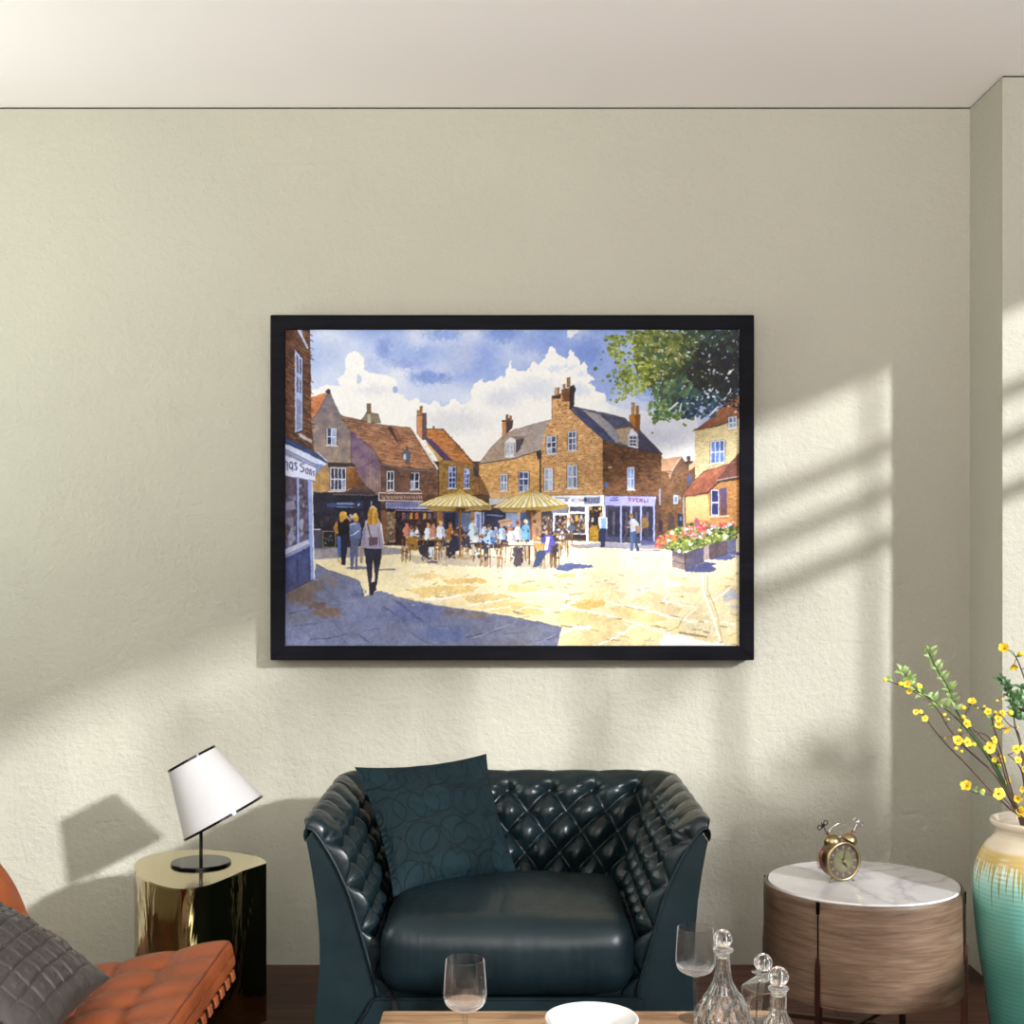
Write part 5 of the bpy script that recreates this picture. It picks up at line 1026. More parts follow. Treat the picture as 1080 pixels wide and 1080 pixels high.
for k in range(3):
    a = k*2*PI/3; tube(bm, [(0, 0, -.03), (.9*(rb_+rt_)/2*math.cos(a), .9*(rb_+rt_)/2*math.sin(a), -.03)], .0018, 6)
tube(bm, [(0, 0, -.06), (0, 0, .0)], .012, 12); s_ = obj('shade_holder', bm, lamp_black, lm, 60); s_.matrix_local = MT
# ============================================================ oval side table
wal_m = wood('walnut_veneer', [(.062, .036, .021, 1), (.138, .086, .055, 1), (.205, .138, .092, 1)], 'xy', 2.0, .45, contrast=1.1)
bronze_m = M('brushed_bronze', (.14, .075, .055, 1), .32, 1).m
mb = M('white_marble', (.7, .7, .7, 1), .12, spec=.5)
mv = mb.coord(); nz = mb.noise(mv, 5, 5, .55, 1.6); vein = mb.math('ABSOLUTE', mb.math('SUBTRACT', mb.noise(mb.coord((1, 1, 1), (0, 0, .6)), 2.0, 5, .5, .8), .5))
mb.color(mb.mix(mb.ramp(vein, [(0, (.55, .55, .55)), (.008, (.2, .2, .2)), (.03, (0, 0, 0))]), mb.ramp(nz, [(.3, (.50, .49, .50)), (.6, (.58, .57, .575))]), (.27, .27, .30, 1)))
RX, RY = .250, .240
st = thing('side_table', 'oval walnut side table with a marble top and bronze legs', 'side table', (.901, 3.41, 0)); S0 = Vector(st.location)
bm = lathe(NB(), [(1, .242), (1.004, .25), (1.004, .482), (1.002, .492), (.992, .497), (.972, .497), (.968, .490), (.968, .485), (0, .485)], 120, sx=RX, sy=RY)
bm2 = bmesh.ops.create_circle(bm, cap_ends=True, segments=120, radius=1)
for v in bm2['verts']: v.co = Vector((v.co.x*RX, v.co.y*RY, .242))
bmesh.ops.remove_doubles(bm, verts=bm.verts[:], dist=1e-4)
obj('cabinet_body', bm, wal_m, st, 35)
obj('marble_top', lathe(NB(), [(0, .485), (.955, .485), (.964, .490), (.964, .497), (.955, .501), (0, .501)], 120, sx=RX, sy=RY), mb.m, st, 40)
legs = []
for a in (-129, -21, 51, 159):
    a = math.radians(a); x, y = RX*math.cos(a), RY*math.sin(a); n = Vector((math.cos(a)/RX, math.sin(a)/RY, 0)).normalized(); t = Vector((-n.y, n.x, 0)); legs.append((x, y))
    bm = NB()
    def strip(z0, z1, w0, w1, d0, d1):
        vs = []
        for z, w in ((z0, w0), (z1, w1)):
            for sx_, sd in ((-1, d0), (1, d0), (1, d1), (-1, d1)): vs.append(bm.verts.new(Vector((x, y, z))+t*sx_*w/2+n*sd))
        for q in ((0, 1, 2, 3), (4, 5, 6, 7), (0, 1, 5, 4), (1, 2, 6, 5), (2, 3, 7, 6), (3, 0, 4, 7)): bm.faces.new([vs[i] for i in q])
    strip(0, .335, .012, .012, -.010, .007); strip(.335, .362, .012, .004, -.010, .006)
    obj('leg', bm, bronze_m, st, 30)
    bm = NB(); strip(.362, .470, .0035, .0035, -.004, .002); strip(.466, .496, .009, .009, -.004, .003); obj('inlay', bm, steel_m, st, 30)
for i, j in ((0, 2), (1, 3)):
    a, b = Vector((*legs[i], .14)), Vector((*legs[j], .14)); d = (b-a).normalized(); t = Vector((-d.y, d.x, 0))*.008
    bm = NB(); vs = [bm.verts.new(p+q+Vector((0, 0, h))) for p in (a, b) for q in (-t, t) for h in (-.006-.004*i, .006-.004*i)]
    bmesh.ops.convex_hull(bm, input=vs); obj('cross_bar', bm, bronze_m, st)

# ============================================================ twin-bell alarm clock
brass_m = M('antique_brass', (.34, .27, .135, 1), .30, 1).m; brassd_m = M('dark_brass', (.20, .15, .08, 1), .32, 1).m; copper_m = M('copper', (.26, .135, .095, 1), .34, 1).m; dark_m = M('blackened_metal', (.02, .018, .016, 1), .4, .8).m; chrome_m = M('nickel', (.6, .58, .58, 1), .2, 1).m
dial = M('aged_dial', (.16, .13, .055, 1), .5)
dc = dial.coord(); sepx = dial.new('ShaderNodeSeparateXYZ'); dial.link(dc, sepx.inputs[0])
rr_ = dial.math('SQRT', dial.math('ADD', dial.math('POWER', sepx.outputs['X'], 2.), dial.math('POWER', sepx.outputs['Z'], 2.)))
dial.color(dial.mix(dial.ramp(dial.noise(dc, 60, 4), [(.3, (0, 0, 0)), (.7, (1, 1, 1))]), dial.ramp(rr_, [(0, (.19, .175, .085)), (.026, (.17, .155, .07)), (.030, (.065, .042, .03)), (.046, (.085, .052, .036))]), dial.ramp(rr_, [(0, (.10, .095, .045)), (.026, (.12, .11, .045)), (.03, (.045, .03, .025)), (.046, (.06, .04, .03))])))
def clear_glass(name, clear, edge_glint, pw=12.):
    """refracting glass; clear is the share that passes light straight on, frost paints the edges white in place of bright reflections"""
    m = M(name, (1, 1, 1, 1), 0, Transmission_Weight=1, IOR=1.5); out = m.N['Material Output']
    tr = m.new('ShaderNodeBsdfTransparent'); df = m.new('ShaderNodeBsdfDiffuse'); df.inputs[0].default_value = (.92, .92, .92, 1)
    lw = m.new('ShaderNodeLayerWeight'); lw.inputs['Blend'].default_value = .5
    a = m.new('ShaderNodeMixShader'); a.inputs[0].default_value = clear; m.link(m.b.outputs[0], a.inputs[1]); m.link(tr.outputs[0], a.inputs[2])
    b = m.new('ShaderNodeMixShader'); m.link(m.math('MULTIPLY', m.math('POWER', lw.outputs['Facing'], pw), edge_glint), b.inputs[0]); m.link(a.outputs[0], b.inputs[1]); m.link(df.outputs[0], b.inputs[2])  # white diffuse on grazing edges, painted in for rim highlights
    m.link(b.outputs[0], out.inputs['Surface']); return m.m
crystal_m = clear_glass('clock_crystal', .75, 0.); glass_m = clear_glass('wine_glass_clear', .82, .9); base_m = clear_glass('wine_glass_base', .25, .6, 2.6); decant_m = clear_glass('lead_crystal', .0, .35, 4.)
ck = thing('alarm_clock', 'antique brass twin-bell alarm clock on the marble table', 'clock', (.8427, 3.41, .501), math.radians(20))
CZ = .0545
def face(bm, prof, n=64):
    """lathe about the clock's own axis, y forward is negative"""
    s = len(bm.verts); lathe(bm, prof, n); bm.verts.ensure_lookup_table()
    for v in bm.verts[s:]: v.co = Vector((v.co.x, -v.co.z, v.co.y+CZ))
    return bm
obj('case', face(NB(), [(0, -.032), (.040, -.032), (.0455, -.028), (.0465, -.02), (.0465, .010), (.044, .012), (0, .012)]), copper_m, ck, 40)
obj('bezel', face(NB(), [(.046, .008), (.0500, .010), (.0515, .014), (.0500, .0185), (.0465, .020), (.0440, .0185), (.0432, .013), (.046, .008)]), brass_m, ck, 60)
do = obj('dial', face(NB(), [(0, .0125), (.0445, .0125)]), dial.m, ck); do.data.transform(Matrix.Translation((0, 0, -CZ))); do.location.z = CZ
bm = NB()
for k in range(60):
    a = k*PI/30; r0, r1, w_ = (.031, .039, .0011) if k % 5 == 0 else (.0405, .0422, .0004)
    d = Vector((math.sin(a), 0, math.cos(a))); t = Vector((d.z, 0, -d.x))
    off = (-.0016, 0, .0016) if k % 5 == 0 else (0,)
    for q in off: bm.faces.new([bm.verts.new(Vector((0, -.0130, CZ))+d*r+t*(q+s_*w_/2)) for r, s_ in ((r0, -1), (r0, 1), (r1, 1), (r1, -1))])
obj('numerals', bm, M('numeral_ink', (.30, .22, .14, 1), .5).m, do).location.z = -CZ
def hand(a, L, w_, y):
    a = math.radians(a); d = Vector((math.sin(a), 0, math.cos(a))); t = Vector((d.z, 0, -d.x)); bm = NB(); c_ = Vector((0, y, CZ))
    vs = [c_-d*.008-t*w_*.5, c_-d*.008+t*w_*.5, c_+d*L*.6+t*w_*.8, c_+d*L, c_+d*L*.6-t*w_*.8]
    A_ = [bm.verts.new(p) for p in vs]; B_ = [bm.verts.new(p+Vector((0, -.0006, 0))) for p in vs]
    bm.faces.new(A_); bm.faces.new(B_[::-1])
    for i in range(5): bm.faces.new((A_[i], A_[(i+1) % 5], B_[(i+1) % 5], B_[i]))
    obj('clock_hand', bm, dark_m, ck)
hand(8, .034, .0016, -.0142); hand(150, .022, .0022, -.0150)
obj('hub', face(NB(), [(0, .013), (.0035, .013), (.0035, .0165), (0, .017)], 20), brass_m, ck, 40)
obj('crystal', face(NB(), [(.0455, .0165), (.042, .0205), (.030, .0245), (.015, .0265), (0, .027), (0, .0262), (.015, .0257), (.030, .0237), (.0415, .0196), (.0445, .0165), (.0455, .0165)]), crystal_m, ck, 180)
for sx_ in (-1, 1):
    ba = Matrix.Translation((sx_*.0285, -.002, CZ+.0540))@Matrix.Rotation(sx_*math.radians(32), 4, 'Y')
    bm = lathe(NB(), [(.0215, -.0085), (.0215, -.0065), (.0200, .001), (.0160, .0075), (.0100, .0115), (.004, .0130), (0, .0133), (0, .0115), (.0095, .0100), (.0150, .0060), (.0188, 0), (.0200, -.0085), (.0215, -.0085)], 40); bm.transform(ba)
    bl_ = obj('bell', bm, brass_m, ck, 180)
    bm = lathe(NB(), [(0, -.022), (.0022, -.022), (.0022, .018), (.0045, .019), (.0045, .022), (0, .0225)], 14); bm.transform(ba); obj('bell_post', bm, copper_m, ck, 40)
    # winding keys standing up from the bells
    kb = NB(); tube(kb, [(0, 0, .022), (0, 0, .042)], .0013, 8)
    for q in (-1, 1):
        c_ = Vector((q*.0105, 0, .0465)); tube(kb, [c_+Vector((math.cos(x)*.0058, 0, math.sin(x)*.0058)) for x in [2*PI*i/18 for i in range(19)]], .0014, 7)
    box(kb, -.0055, -.0012, .0405, .0055, .0012, .048, .001); tube(kb, [(0, 0, .046), (0, 0, .0535)], .0018, 8)
    kb.transform(ba); obj('winding_key', kb, dark_m if sx_ < 0 else chrome_m, ck, 60)
    fb_ = NB(); tube(fb_, [(sx_*.027, -.004, CZ-.040), (sx_*.034, -.009, .0012)], [.0022, .0018], 10); tube(fb_, [(sx_*.034, -.009, .0036), (sx_*.0345, -.0094, 0)], .0028, 10); obj('foot', fb_, brassd_m, ck, 60)
obj('handle', tube(NB(), [(.0355*math.cos(t_), 0, CZ+.060+.034*math.sin(t_)) for t_ in [PI*i/24 for i in range(25)]], .0013, 8), chrome_m, ck, 60)
hb = NB(); tube(hb, [(0, 0, CZ+.045), (0, 0, CZ+.058)], .0016, 8); box(hb, -.0065, -.003, CZ+.056, .0065, .003, CZ+.060, .001); obj('hammer', hb, copper_m, ck, 40)
gb_ = NB()
tube(gb_, [(-.0475-.006*math.sin(PI*k/8), .006, CZ-.020+k*.0058) for k in range(9)], .0030, 8)
for k in range(13):
    x_ = -.0475-.006*math.sin(PI*k/12); z_ = CZ-.019+k*.0036; tube(gb_, [(x_+.003, .006, z_), (x_-.0125, .006, z_+.0006)], .0010, 6)
obj('gear_comb', gb_, copper_m, ck, 60)

# ============================================================ glazed vase
vm = M('dripping_glaze', (.1, .4, .35, 1), .18, spec=.6)
vc = vm.coord(); sx_ = vm.new('ShaderNodeSeparateXYZ'); vm.link(vc, sx_.inputs[0])
ang = vm.math('ARCTAN2', sx_.outputs['Y'], sx_.outputs['X'])
cmb = vm.new('ShaderNodeCombineXYZ'); vm.link(ang, cmb.inputs[0]); Z_ = sx_.outputs['Z']
drip = vm.math('MAXIMUM', 0., vm.math('SUBTRACT', vm.noise(cmb.outputs[0], 15, 1, .5), .47)); wob = vm.noise(cmb.outputs[0], 5, 2)
zc = vm.math('ADD', Z_, vm.math('MULTIPLY', vm.noise(vc, 10, 3), .016)); zl = vm.math('ADD', Z_, vm.math('MULTIPLY', wob, .03))
thr = vm.math('ADD', Z_, vm.math('MULTIPLY', drip, .52))
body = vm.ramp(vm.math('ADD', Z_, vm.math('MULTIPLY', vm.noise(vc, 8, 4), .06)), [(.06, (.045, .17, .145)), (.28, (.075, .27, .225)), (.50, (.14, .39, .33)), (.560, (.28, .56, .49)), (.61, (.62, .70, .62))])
dripc = vm.ramp(Z_, [(.49, (.07, .22, .13)), (.535, (.20, .26, .09)), (.575, (.48, .36, .11)), (.62, (.60, .44, .18))])
c1_ = vm.mix(vm.ramp(thr, [(.577, (0, 0, 0)), (.586, (1, 1, 1))]), body, dripc)
vm.color(vm.mix(vm.ramp(zc, [(.618, (0, 0, 0)), (.626, (1, 1, 1))]), c1_, (.70, .61, .48, 1)))
wv = vm.new('ShaderNodeTexWave', bands_direction='Z', Scale=28); wv.inputs['Distortion'].default_value = .6; vm.link(vc, wv.inputs['Vector']); vm.bump(wv.outputs['Fac'], .13, .004)
va = thing('vase', 'tall glazed vase in teal and cream with ochre drips', 'vase', (1.308, 3.30, 0)); V0 = Vector(va.location)
pr = [(0, 0), (.080, 0), (.086, .004), (.100, .08), (.118, .185), (.130, .279), (.144, .361), (.152, .444), (.1555, .515), (.1535, .545), (.1440, .580), (.128, .612), (.108, .634), (.1015, .645), (.1035, .658), (.111, .666), (.1145, .673), (.1125, .680), (.105, .682), (.0985, .676), (.094, .66), (.094, .642), (.120, .60), (.145, .53), (.140, .40), (.11, .18), (.09, .03), (0, .02)]
ps = spline([(r_, 0, h_) for r_, h_ in pr[1:20]], 4); prof_ = [(0, 0)]+[(p.x, p.z) for p in ps]+pr[20:]
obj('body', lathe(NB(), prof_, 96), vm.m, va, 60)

# ============================================================ branches in the vase
bark2 = M('brown_twig', (.10, .055, .042, 1), .6).m; green_stem = M('green_stem', (.045, .085, .022, 1), .5).m
petal_ = M('yellow_petal', (.86, .58, .02, 1), .5); petal_.color(petal_.ramp(petal_.noise(petal_.coord(), 120, 2), [(.30, (.78, .46, .012)), (.5, (.90, .70, .05))])); petal_m = petal_.m; amber_m = M('flower_heart', (.60, .26, .01, 1), .6).m; sepal_m = M('green_sepal', (.20, .34, .05, 1), .5).m
leafl = M('pale_green_leaf', (.22, .34, .09, 1), .5); leafl.color(leafl.ramp(leafl.noise(leafl.coord(), 50, 2), [(.3, (.15, .27, .06)), (.7, (.32, .42, .15))]))
leafd = M('dark_green_leaf', (.05, .13, .035, 1), .45); leafd.color(leafd.ramp(leafd.noise(leafd.coord(), 50, 2), [(.3, (.03, .09, .03)), (.7, (.09, .18, .06))]))
fr_ = random.Random(11)
def orient(n, roll=0):
    n = Vector(n).normalized(); return n.to_track_quat('Z', 'Y').to_matrix().to_4x4()@Matrix.Rotation(roll, 4, 'Z')
def flower_bm(r, openness):
    """five overlapping petals round an amber heart, opening along +z"""
    bm = NB()
    for k in range(5):
        a = k*2*PI/5; R = Matrix.Rotation(a, 4, 'Z')
        rows = []
        for i in range(5):
            t = i/4; rad = r*(.12+.88*t); h = r*(.75*(1-openness)*t**.8+.10*math.sin(PI*t)); w = r*(.12+.37*math.sin(PI*(.10+.74*t)))
            rows.append([bm.verts.new(R@Vector((rad*(1-.16*abs(s)*t+(.0 if abs(s) > .2 else -.07*t)), s*w*.95, h+(.16*math.sin(4*a+1)+.10)*r*s*s*t+.12*r*math.sin(3*a)*t))) for s in (-1, -.5, 0, .5, 1)])
        for A_, B_ in zip(rows[:-1], rows[1:]):
            for j in range(4): bm.faces.new((A_[j], A_[j+1], B_[j+1], B_[j])).material_index = 0
    s = len(bm.faces); lathe(bm, [(0, .34*r), (.16*r, .30*r), (.22*r, .12*r), (.14*r, -.02*r), (0, -.04*r)], 10, mi=1)
    lathe(bm, [(0, -.30*r), (.12*r, -.25*r), (.24*r, -.06*r), (.16*r, .02*r), (0, .03*r)], 8, mi=2)
    return bm
def bud_bm(r):
    bm = NB(); lathe(bm, [(0, -r*.9), (.6*r, -.6*r), (r, 0), (.8*r, .6*r), (.3*r, .95*r), (0, r)], 12, mi=0)
    lathe(bm, [(0, -1.1*r), (.55*r, -.75*r), (.98*r, -.25*r), (.7*r, -.2*r), (0, -.5*r)], 8, mi=2); return bm
def leaf_into(bm, p, d, nrm, L, w):
    d = Vector(d).normalized(); s = d.cross(Vector(nrm)).normalized(); n = s.cross(d)
    rows = []
    for i in range(6):
        t = i/5; c_ = Vector(p)+d*L*t+n*L*(.14*math.sin(PI*t)-.10*t*t); q = w*math.sin(PI*(.05+.95*t)**.8)*(1 if i < 5 else .02)
        rows.append([bm.verts.new(c_-s*q+n*q*.3), bm.verts.new(c_), bm.verts.new(c_+s*q+n*q*.3)])
    for A_, B_ in zip(rows[:-1], rows[1:]):
        for j in range(2): bm.faces.new((A_[j], A_[j+1], B_[j+1], B_[j]))
VY = 3.30; MOUTH = Vector((1.308, VY, .62))
protos = {}
def branch(name, label, cat, pts, stem_m, r0, r1, flowers=(), buds=(), leaves=None, dy=(0, 0), group=None, foot=(0, 0)):
    """pts are the stem as seen in the frame, tip first; dy is how far the tip and the mouth end stand off the vase's depth"""
    n = len(pts); W = []
    def dep(i): return VY+dy[0]+(dy[1]-dy[0])*i/max(n-1, 1)
    W = [at(x, y, dep(i)) for i, (x, y) in enumerate(pts)]
    end = Vector((1.308+foot[0], VY+foot[1], .10)); W += [Vector((W[-1].x*.6+end.x*.4, W[-1].y*.6+end.y*.4, .42)), end]
    t = thing(name, label, cat, end, 0, group); E = end
    S = spline([w-E for w in W], 5); N_ = len(S)
    obj('stem', tube(NB(), S, [r1+(r0-r1)*i/(N_-1) for i in range(N_)], 7), stem_m, t, 180)
    def near(x, y):
        k = min(range(n), key=lambda i: (pts[i][0]-x)**2+(pts[i][1]-y)**2); return dep(k), W[k]-E
    for (x, y, r_, op, dx, dz) in flowers:
        d, s_ = near(x, y); p = at(x, y, d-.012)-E
        bm = flower_bm(r_, op); o = obj('flower', bm, [petal_m, amber_m, sepal_m], t, 180)
        o.matrix_local = Matrix.Translation(p)@orient((dx, -.75, dz), fr_.uniform(0, 6))
        if (p-s_).length > .006: obj('twig', tube(NB(), [s_, s_.lerp(p, .5)+Vector((0, 0, -.004)), p], .0011, 5), stem_m, t, 180)
    for (x, y, r_) in buds:
        d, s_ = near(x, y); p = at(x, y, d-.006)-E
        o = obj('bud', bud_bm(r_), [petal_m, amber_m, sepal_m], t, 180); o.matrix_local = Matrix.Translation(p)@orient((fr_.uniform(-.7, .4), -.3, fr_.uniform(.1, 1)), 0)
        if (p-s_).length > .005: obj('twig', tube(NB(), [s_, p], .0009, 5), stem_m, t, 180)
    if leaves:
        bm = NB(); m_, L, w, lst = leaves
        for (x, y, dx, dz) in lst:
            d, s_ = near(x, y); p = at(x, y, d)-E
            leaf_into(bm, p, (dx, fr_.uniform(-.5, .2), dz), (fr_.uniform(-.5, .5), -.8, .6), L*fr_.uniform(.75, 1.2), w*fr_.uniform(.8, 1.2))
        obj('foliage', bm, m_.m, t, 180)
    return t
GB = 'branches standing in the vase'
la = []
for i, (x, y) in enumerate([(979, 688), (981, 694), (985, 702), (988, 707), (991, 713), (995, 718), (999, 724), (1001, 730), (1003, 735), (1006, 741), (1009, 748)]):
    la += [(x, y, -1, .45), (x+1, y, .5, .9)] if i % 2 else [(x, y, .9, .75), (x-1, y+1, -.5, .9)]
la += [(978, 688, -.2, 1), (979, 688, -.8, .6), (980, 688, .6, .8), (1000, 727, .7, .9), (1004, 738, -.9, .1)]
branch('leafy_branch', 'leafy green branch reaching highest from the vase at left', 'branch', [(979, 687), (990, 709), (1000, 725.5), (1009, 750), (1029, 777), (1052, 810), (1073, 858), (1080, 872)], green_stem, .0042, .0016, leaves=(leafl, .025, .0047, la), dy=(-.02, 0), foot=(-.02, .02))
lb = []
for i, (x, y) in enumerate([(952, 709), (955, 714), (958, 717), (962, 722), (966, 727), (972, 731), (978, 735), (984, 739), (990, 743), (996, 747)]):
    lb += [(x, y, -.7, .6), (x+1, y, .4, .95)] if i % 2 else [(x, y, .7, .6), (x, y, -.9, .05)]
lb += [(952, 709, -.5, .8), (952, 709, .3, .9), (972, 732, -.9, -.4), (990, 744, -.9, -.25)]
branch('leafy_branch', 'leafy green branch leaning lower left with its tip among yellow buds', 'branch', [(952, 708), (966, 727), (981, 737), (998, 748), (1012.6, 761), (1031, 783), (1049.6, 811), (1072, 856), (1079, 872)], green_stem, .0046, .0018, leaves=(leafl, .025, .0052, lb), dy=(-.05, -.02), foot=(.0, -.02))
branch('flowering_branch', 'thin brown branch with a single yellow bud at its far left tip', 'branch', [(933, 717), (944, 721), (962.6, 729), (981, 740), (992, 753), (998, 764), (1012.6, 783), (1031, 800), (1048, 816), (1069, 848), (1080, 872)], bark2, .0030, .0010,
       flowers=[(957, 722, .010, .5, -.4, .3), (969, 724, .0085, .5, .3, .6), (959, 729, .0085, .7, -.2, -.4)], buds=[(933, 717, .0055), (950, 721.5, .0065), (996, 754, .005), (1000, 759, .0035)], leaves=(leafl, .014, .005, [(936, 716, .8, .8), (937, 717, 1, -.2), (955, 719, .3, 1), (960, 722, 1, .5)]), dy=(-.10, -.03), foot=(.02, .0))
branch('flowering_branch', 'brown branch curving left below the leafy ones with two amber flowers', 'branch', [(966, 750), (974, 753), (981, 764), (990, 775.5), (1001.5, 788.5), (1024, 811), (1046, 835), (1064, 852), (1078, 873)], bark2, .0034, .0013,
       flowers=[(966, 751, .008, .8, -.3, .2), (975.5, 757.5, .0095, .9, .1, -.1), (971, 751, .006, .6, .2, .5)], buds=[(997, 779, .003)], dy=(-.14, -.05), foot=(.04, -.02))
branch('flowering_branch', 'arching brown twig with a cluster of yellow flowers in the middle', 'branch', [(996, 780), (1003, 776), (1012.6, 773.5), (1031, 772.5), (1041, 776), (1047, 784), (1055, 800), (1066, 838), (1078, 872)], bark2, .0024, .0010,
       flowers=[(1010, 781.5, .0135, .5, -.2, .4), (1020, 783, .0125, .7, .2, .3), (1044, 788.5, .0165, .92, .05, .1), (1048, 780.5, .010, .6, .3, .2)], buds=[(1027, 785.5, .0065), (1008.5, 789.5, .0055), (1014, 792.5, .0045)], dy=(-.18, -.06), foot=(.0, -.05))
branch('flowering_branch', 'short low twig with a yellow flower just over the vase mouth', 'branch', [(1020, 832), (1028, 836), (1040, 838), (1050, 839), (1060, 843), (1072, 858), (1082, 874)], bark2, .0022, .0010,
       flowers=[(1020, 829.5, .0145, .25, -.6, .5), (1053.5, 837, .0165, .95, .0, .05)], buds=[(1036.5, 834.5, .0062)], leaves=(leafl, .015, .006, [(1031, 834, -.3, 1), (1031, 835, -.9, .4), (1033, 835, .8, -.5)]), dy=(-.20, -.07), foot=(.05, -.05))
branch('flowering_branch', 'upright brown branch with yellow flowers clustered at its top', 'branch', [(1024, 742), (1031, 746), (1040, 750), (1046, 758), (1048, 767), (1052, 780), (1057, 797), (1063, 820), (1071, 846), (1081, 873)], bark2, .0028, .0011,
       flowers=[(1025, 741, .0115, .25, -.2, .7), (1042, 751, .0105, .5, -.2, .4), (1052.5, 758, .0115, .8, .1, .2), (1053, 764, .012, .6, -.1, .1), (1060.5, 768, .0125, .35, .5, -.5), (1056.5, 752.5, .0095, .5, .3, .5)], buds=[(1016.5, 746.5, .007), (1016, 756.5, .006), (1031, 747, .003), (1038, 745, .0035), (1049.5, 751.5, .005), (1012, 770.5, .0048)], leaves=(leafl, .013, .005, [(1041, 752, -.8, -.5), (1042, 753, .2, -1), (1048, 764, -.7, -.5)]), dy=(-.05, -.02), foot=(-.03, -.03))
branch('flowering_branch', 'brown branch beside the corner with small flowers halfway down', 'branch', [(1012, 758), (1016, 762), (1019, 764), (1030, 772), (1050, 794), (1056, 804), (1062, 826), (1073, 852), (1083, 873)], bark2, .0024, .0009,
       flowers=[(1019, 763.5, .0125, .55, .1, .3), (1056.5, 800.5, .0115, .6, .2, .4), (1049, 801.5, .0075, .5, -.4, .2), (1061.5, 823, .011, .55, .5, -.2)], buds=[(1054, 807, .005)], leaves=(leafl, .016, .006, [(1056, 806, -.4, -.9), (1057, 806, .4, -.9), (1055, 804, -1, -.1)]), dy=(-.02, .0), foot=(.03, .04))
dl = []
for i, (x, y) in enumerate([(1056, 718), (1059, 723), (1062, 729), (1065, 735), (1066, 741), (1068, 748), (1069, 754), (1077, 726), (1074, 732), (1073, 738), (1076, 744), (1078, 750), (1072, 757), (1078, 758)]):
    dl += [(x, y, -.9, .35), (x, y, .7, .7), (x+1, y+1, -.3, .9), (x, y, .8, -.1)]
branch('leafy_branch', 'dark green leafy branch rising in front of the lit pier edge', 'branch', [(1056, 717), (1063, 730), (1067.6, 745), (1071, 768), (1076, 785), (1080, 820), (1086, 872)], bark2, .0030, .0012, leaves=(leafd, .021, .0066, dl), buds=[(1066, 752, .0078), (1051.5, 739, .0038), (1057, 737, .003)], dy=(.02, .02), foot=(.05, .03))
branch('flowering_branch', 'tallest flowering branch bending left at the right edge with bright yellow blooms', 'branch', [(1060, 685), (1066.5, 687), (1072, 694), (1077, 706), (1082, 722), (1088, 760), (1090, 820), (1092, 872)], bark2, .0030, .0012,
       flowers=[(1060, 684, .0145, .25, -.7, .4), (1068, 702, .0115, .2, .1, -.7), (1085, 700, .012, .5, .3, .4)], buds=[(1076.5, 689.5, .0070)], leaves=(leafl, .012, .005, [(1066, 687, .5, -.7), (1076, 691, -.8, -.4)]), dy=(-.04, .0), foot=(.06, .0))
branch('flowering_branch', 'brown branch at the right edge with amber flowers above the vase mouth', 'branch', [(1063, 796), (1069, 801), (1074, 807), (1078, 815), (1081, 835), (1085, 872)], bark2, .0028, .0012,
       flowers=[(1072, 790, .0115, .85, -.2, .1), (1080, 789, .0125, .6, .2, .2), (1073, 802, .0105, .5, .1, .5), (1079, 811, .0095, .5, .4, .0), (1078, 832, .0095, .6, .1, -.2), (1074, 842.5, .0115, .5, -.5, .1), (1077, 857, .0150, .35, -.3, .3), (1084, 862, .0125, .5, .4, .3)], dy=(-.11, -.05), foot=(.06, -.04))
branch('flowering_branch', 'knotted brown branch leaning right out of the picture from the vase', 'branch', [(1058, 757), (1064, 764), (1070, 768), (1074, 773), (1078, 790), (1084, 830), (1088, 872)], bark2, .0030, .0010, buds=[(1054, 752, .0035), (1073, 767, .003)], dy=(.05, .03), foot=(.02, .06))

# ============================================================ coffee table and what stands on it
oak_m = wood('light_oak', [(.20, .10, .050, 1), (.40, .235, .125, 1), (.56, .36, .21, 1)], 'x', 1.8, .48, contrast=2.)
TZ = .42; TY = 2.678
ct = thing('coffee_table', 'light oak coffee table in front of the armchair', 'coffee table', (.15, 2.1, 0)); T0 = Vector(ct.location)
tx0, tx1 = at(404, 1066, TY).x, at(829, 1066, TY).x
bm = NB(); box(bm, tx0-T0.x, 1.45-T0.y, TZ-.035, tx1-T0.x, TY-T0.y, TZ, .003); obj('tabletop', bm, oak_m, ct, 40)
for x in (tx0+.04, tx1-.04):
    for y in (1.5, TY-.05): obj('leg', box(NB(), x-.018-T0.x, y-.018-T0.y, 0, x+.018-T0.x, y+.018-T0.y, TZ-.036, .002), steel_m, ct, 40)
def put(name, label, cat, px, d, group=None, z=TZ): 
    x = (px-540)*d/F; return thing(name, label, cat, (x, d, z), 0, group)
wine_in = [(0, .0945), (.008, .0945), (.0210, .0965), (.0315, .1025), (.0366, .110), (.0380, .118), (.0372, .138), (.0346, .1770), (.0342, .1792)]
wine_out = [(.0350, .1795), (.0357, .1772), (.0384, .138), (.0393, .118), (.0382, .108), (.0335, .0975), (.0225, .0900), (.0095, .0858), (.0056, .080), (.0044, .060), (.0036, .030), (.0042, .012), (.0085, .0055), (.0330, .0028), (.0345, .0016), (.0340, 0), (0, 0)]
def wine(label, px, d):
    g = put('wine_glass', label, 'wine glass', px, d, 'wine glasses on the coffee table')
    iw = spline([(a, 0, b) for a, b in wine_in], 3); ow = spline([(a, 0, b) for a, b in wine_out[:-2]], 3)
    prof = [(max(p.x, 0), p.z) for p in iw]+[(p.x, p.z) for p in ow]+[(.0340, 0), (0, 0)]; prof[0] = (0, .0945)
    bm = lathe(NB(), prof, 64)
    for f in bm.faces:
        if .083 < f.calc_center_median().z < .106: f.material_index = 1
    obj('glass_body', bm, [glass_m, base_m], g, 60)
wine('wine glass standing left of the plate, with the stem cut off by the frame', 490.5, 2.427)
wine('wine glass standing behind the tall decanter, right of the plate', 733.5, 2.634)
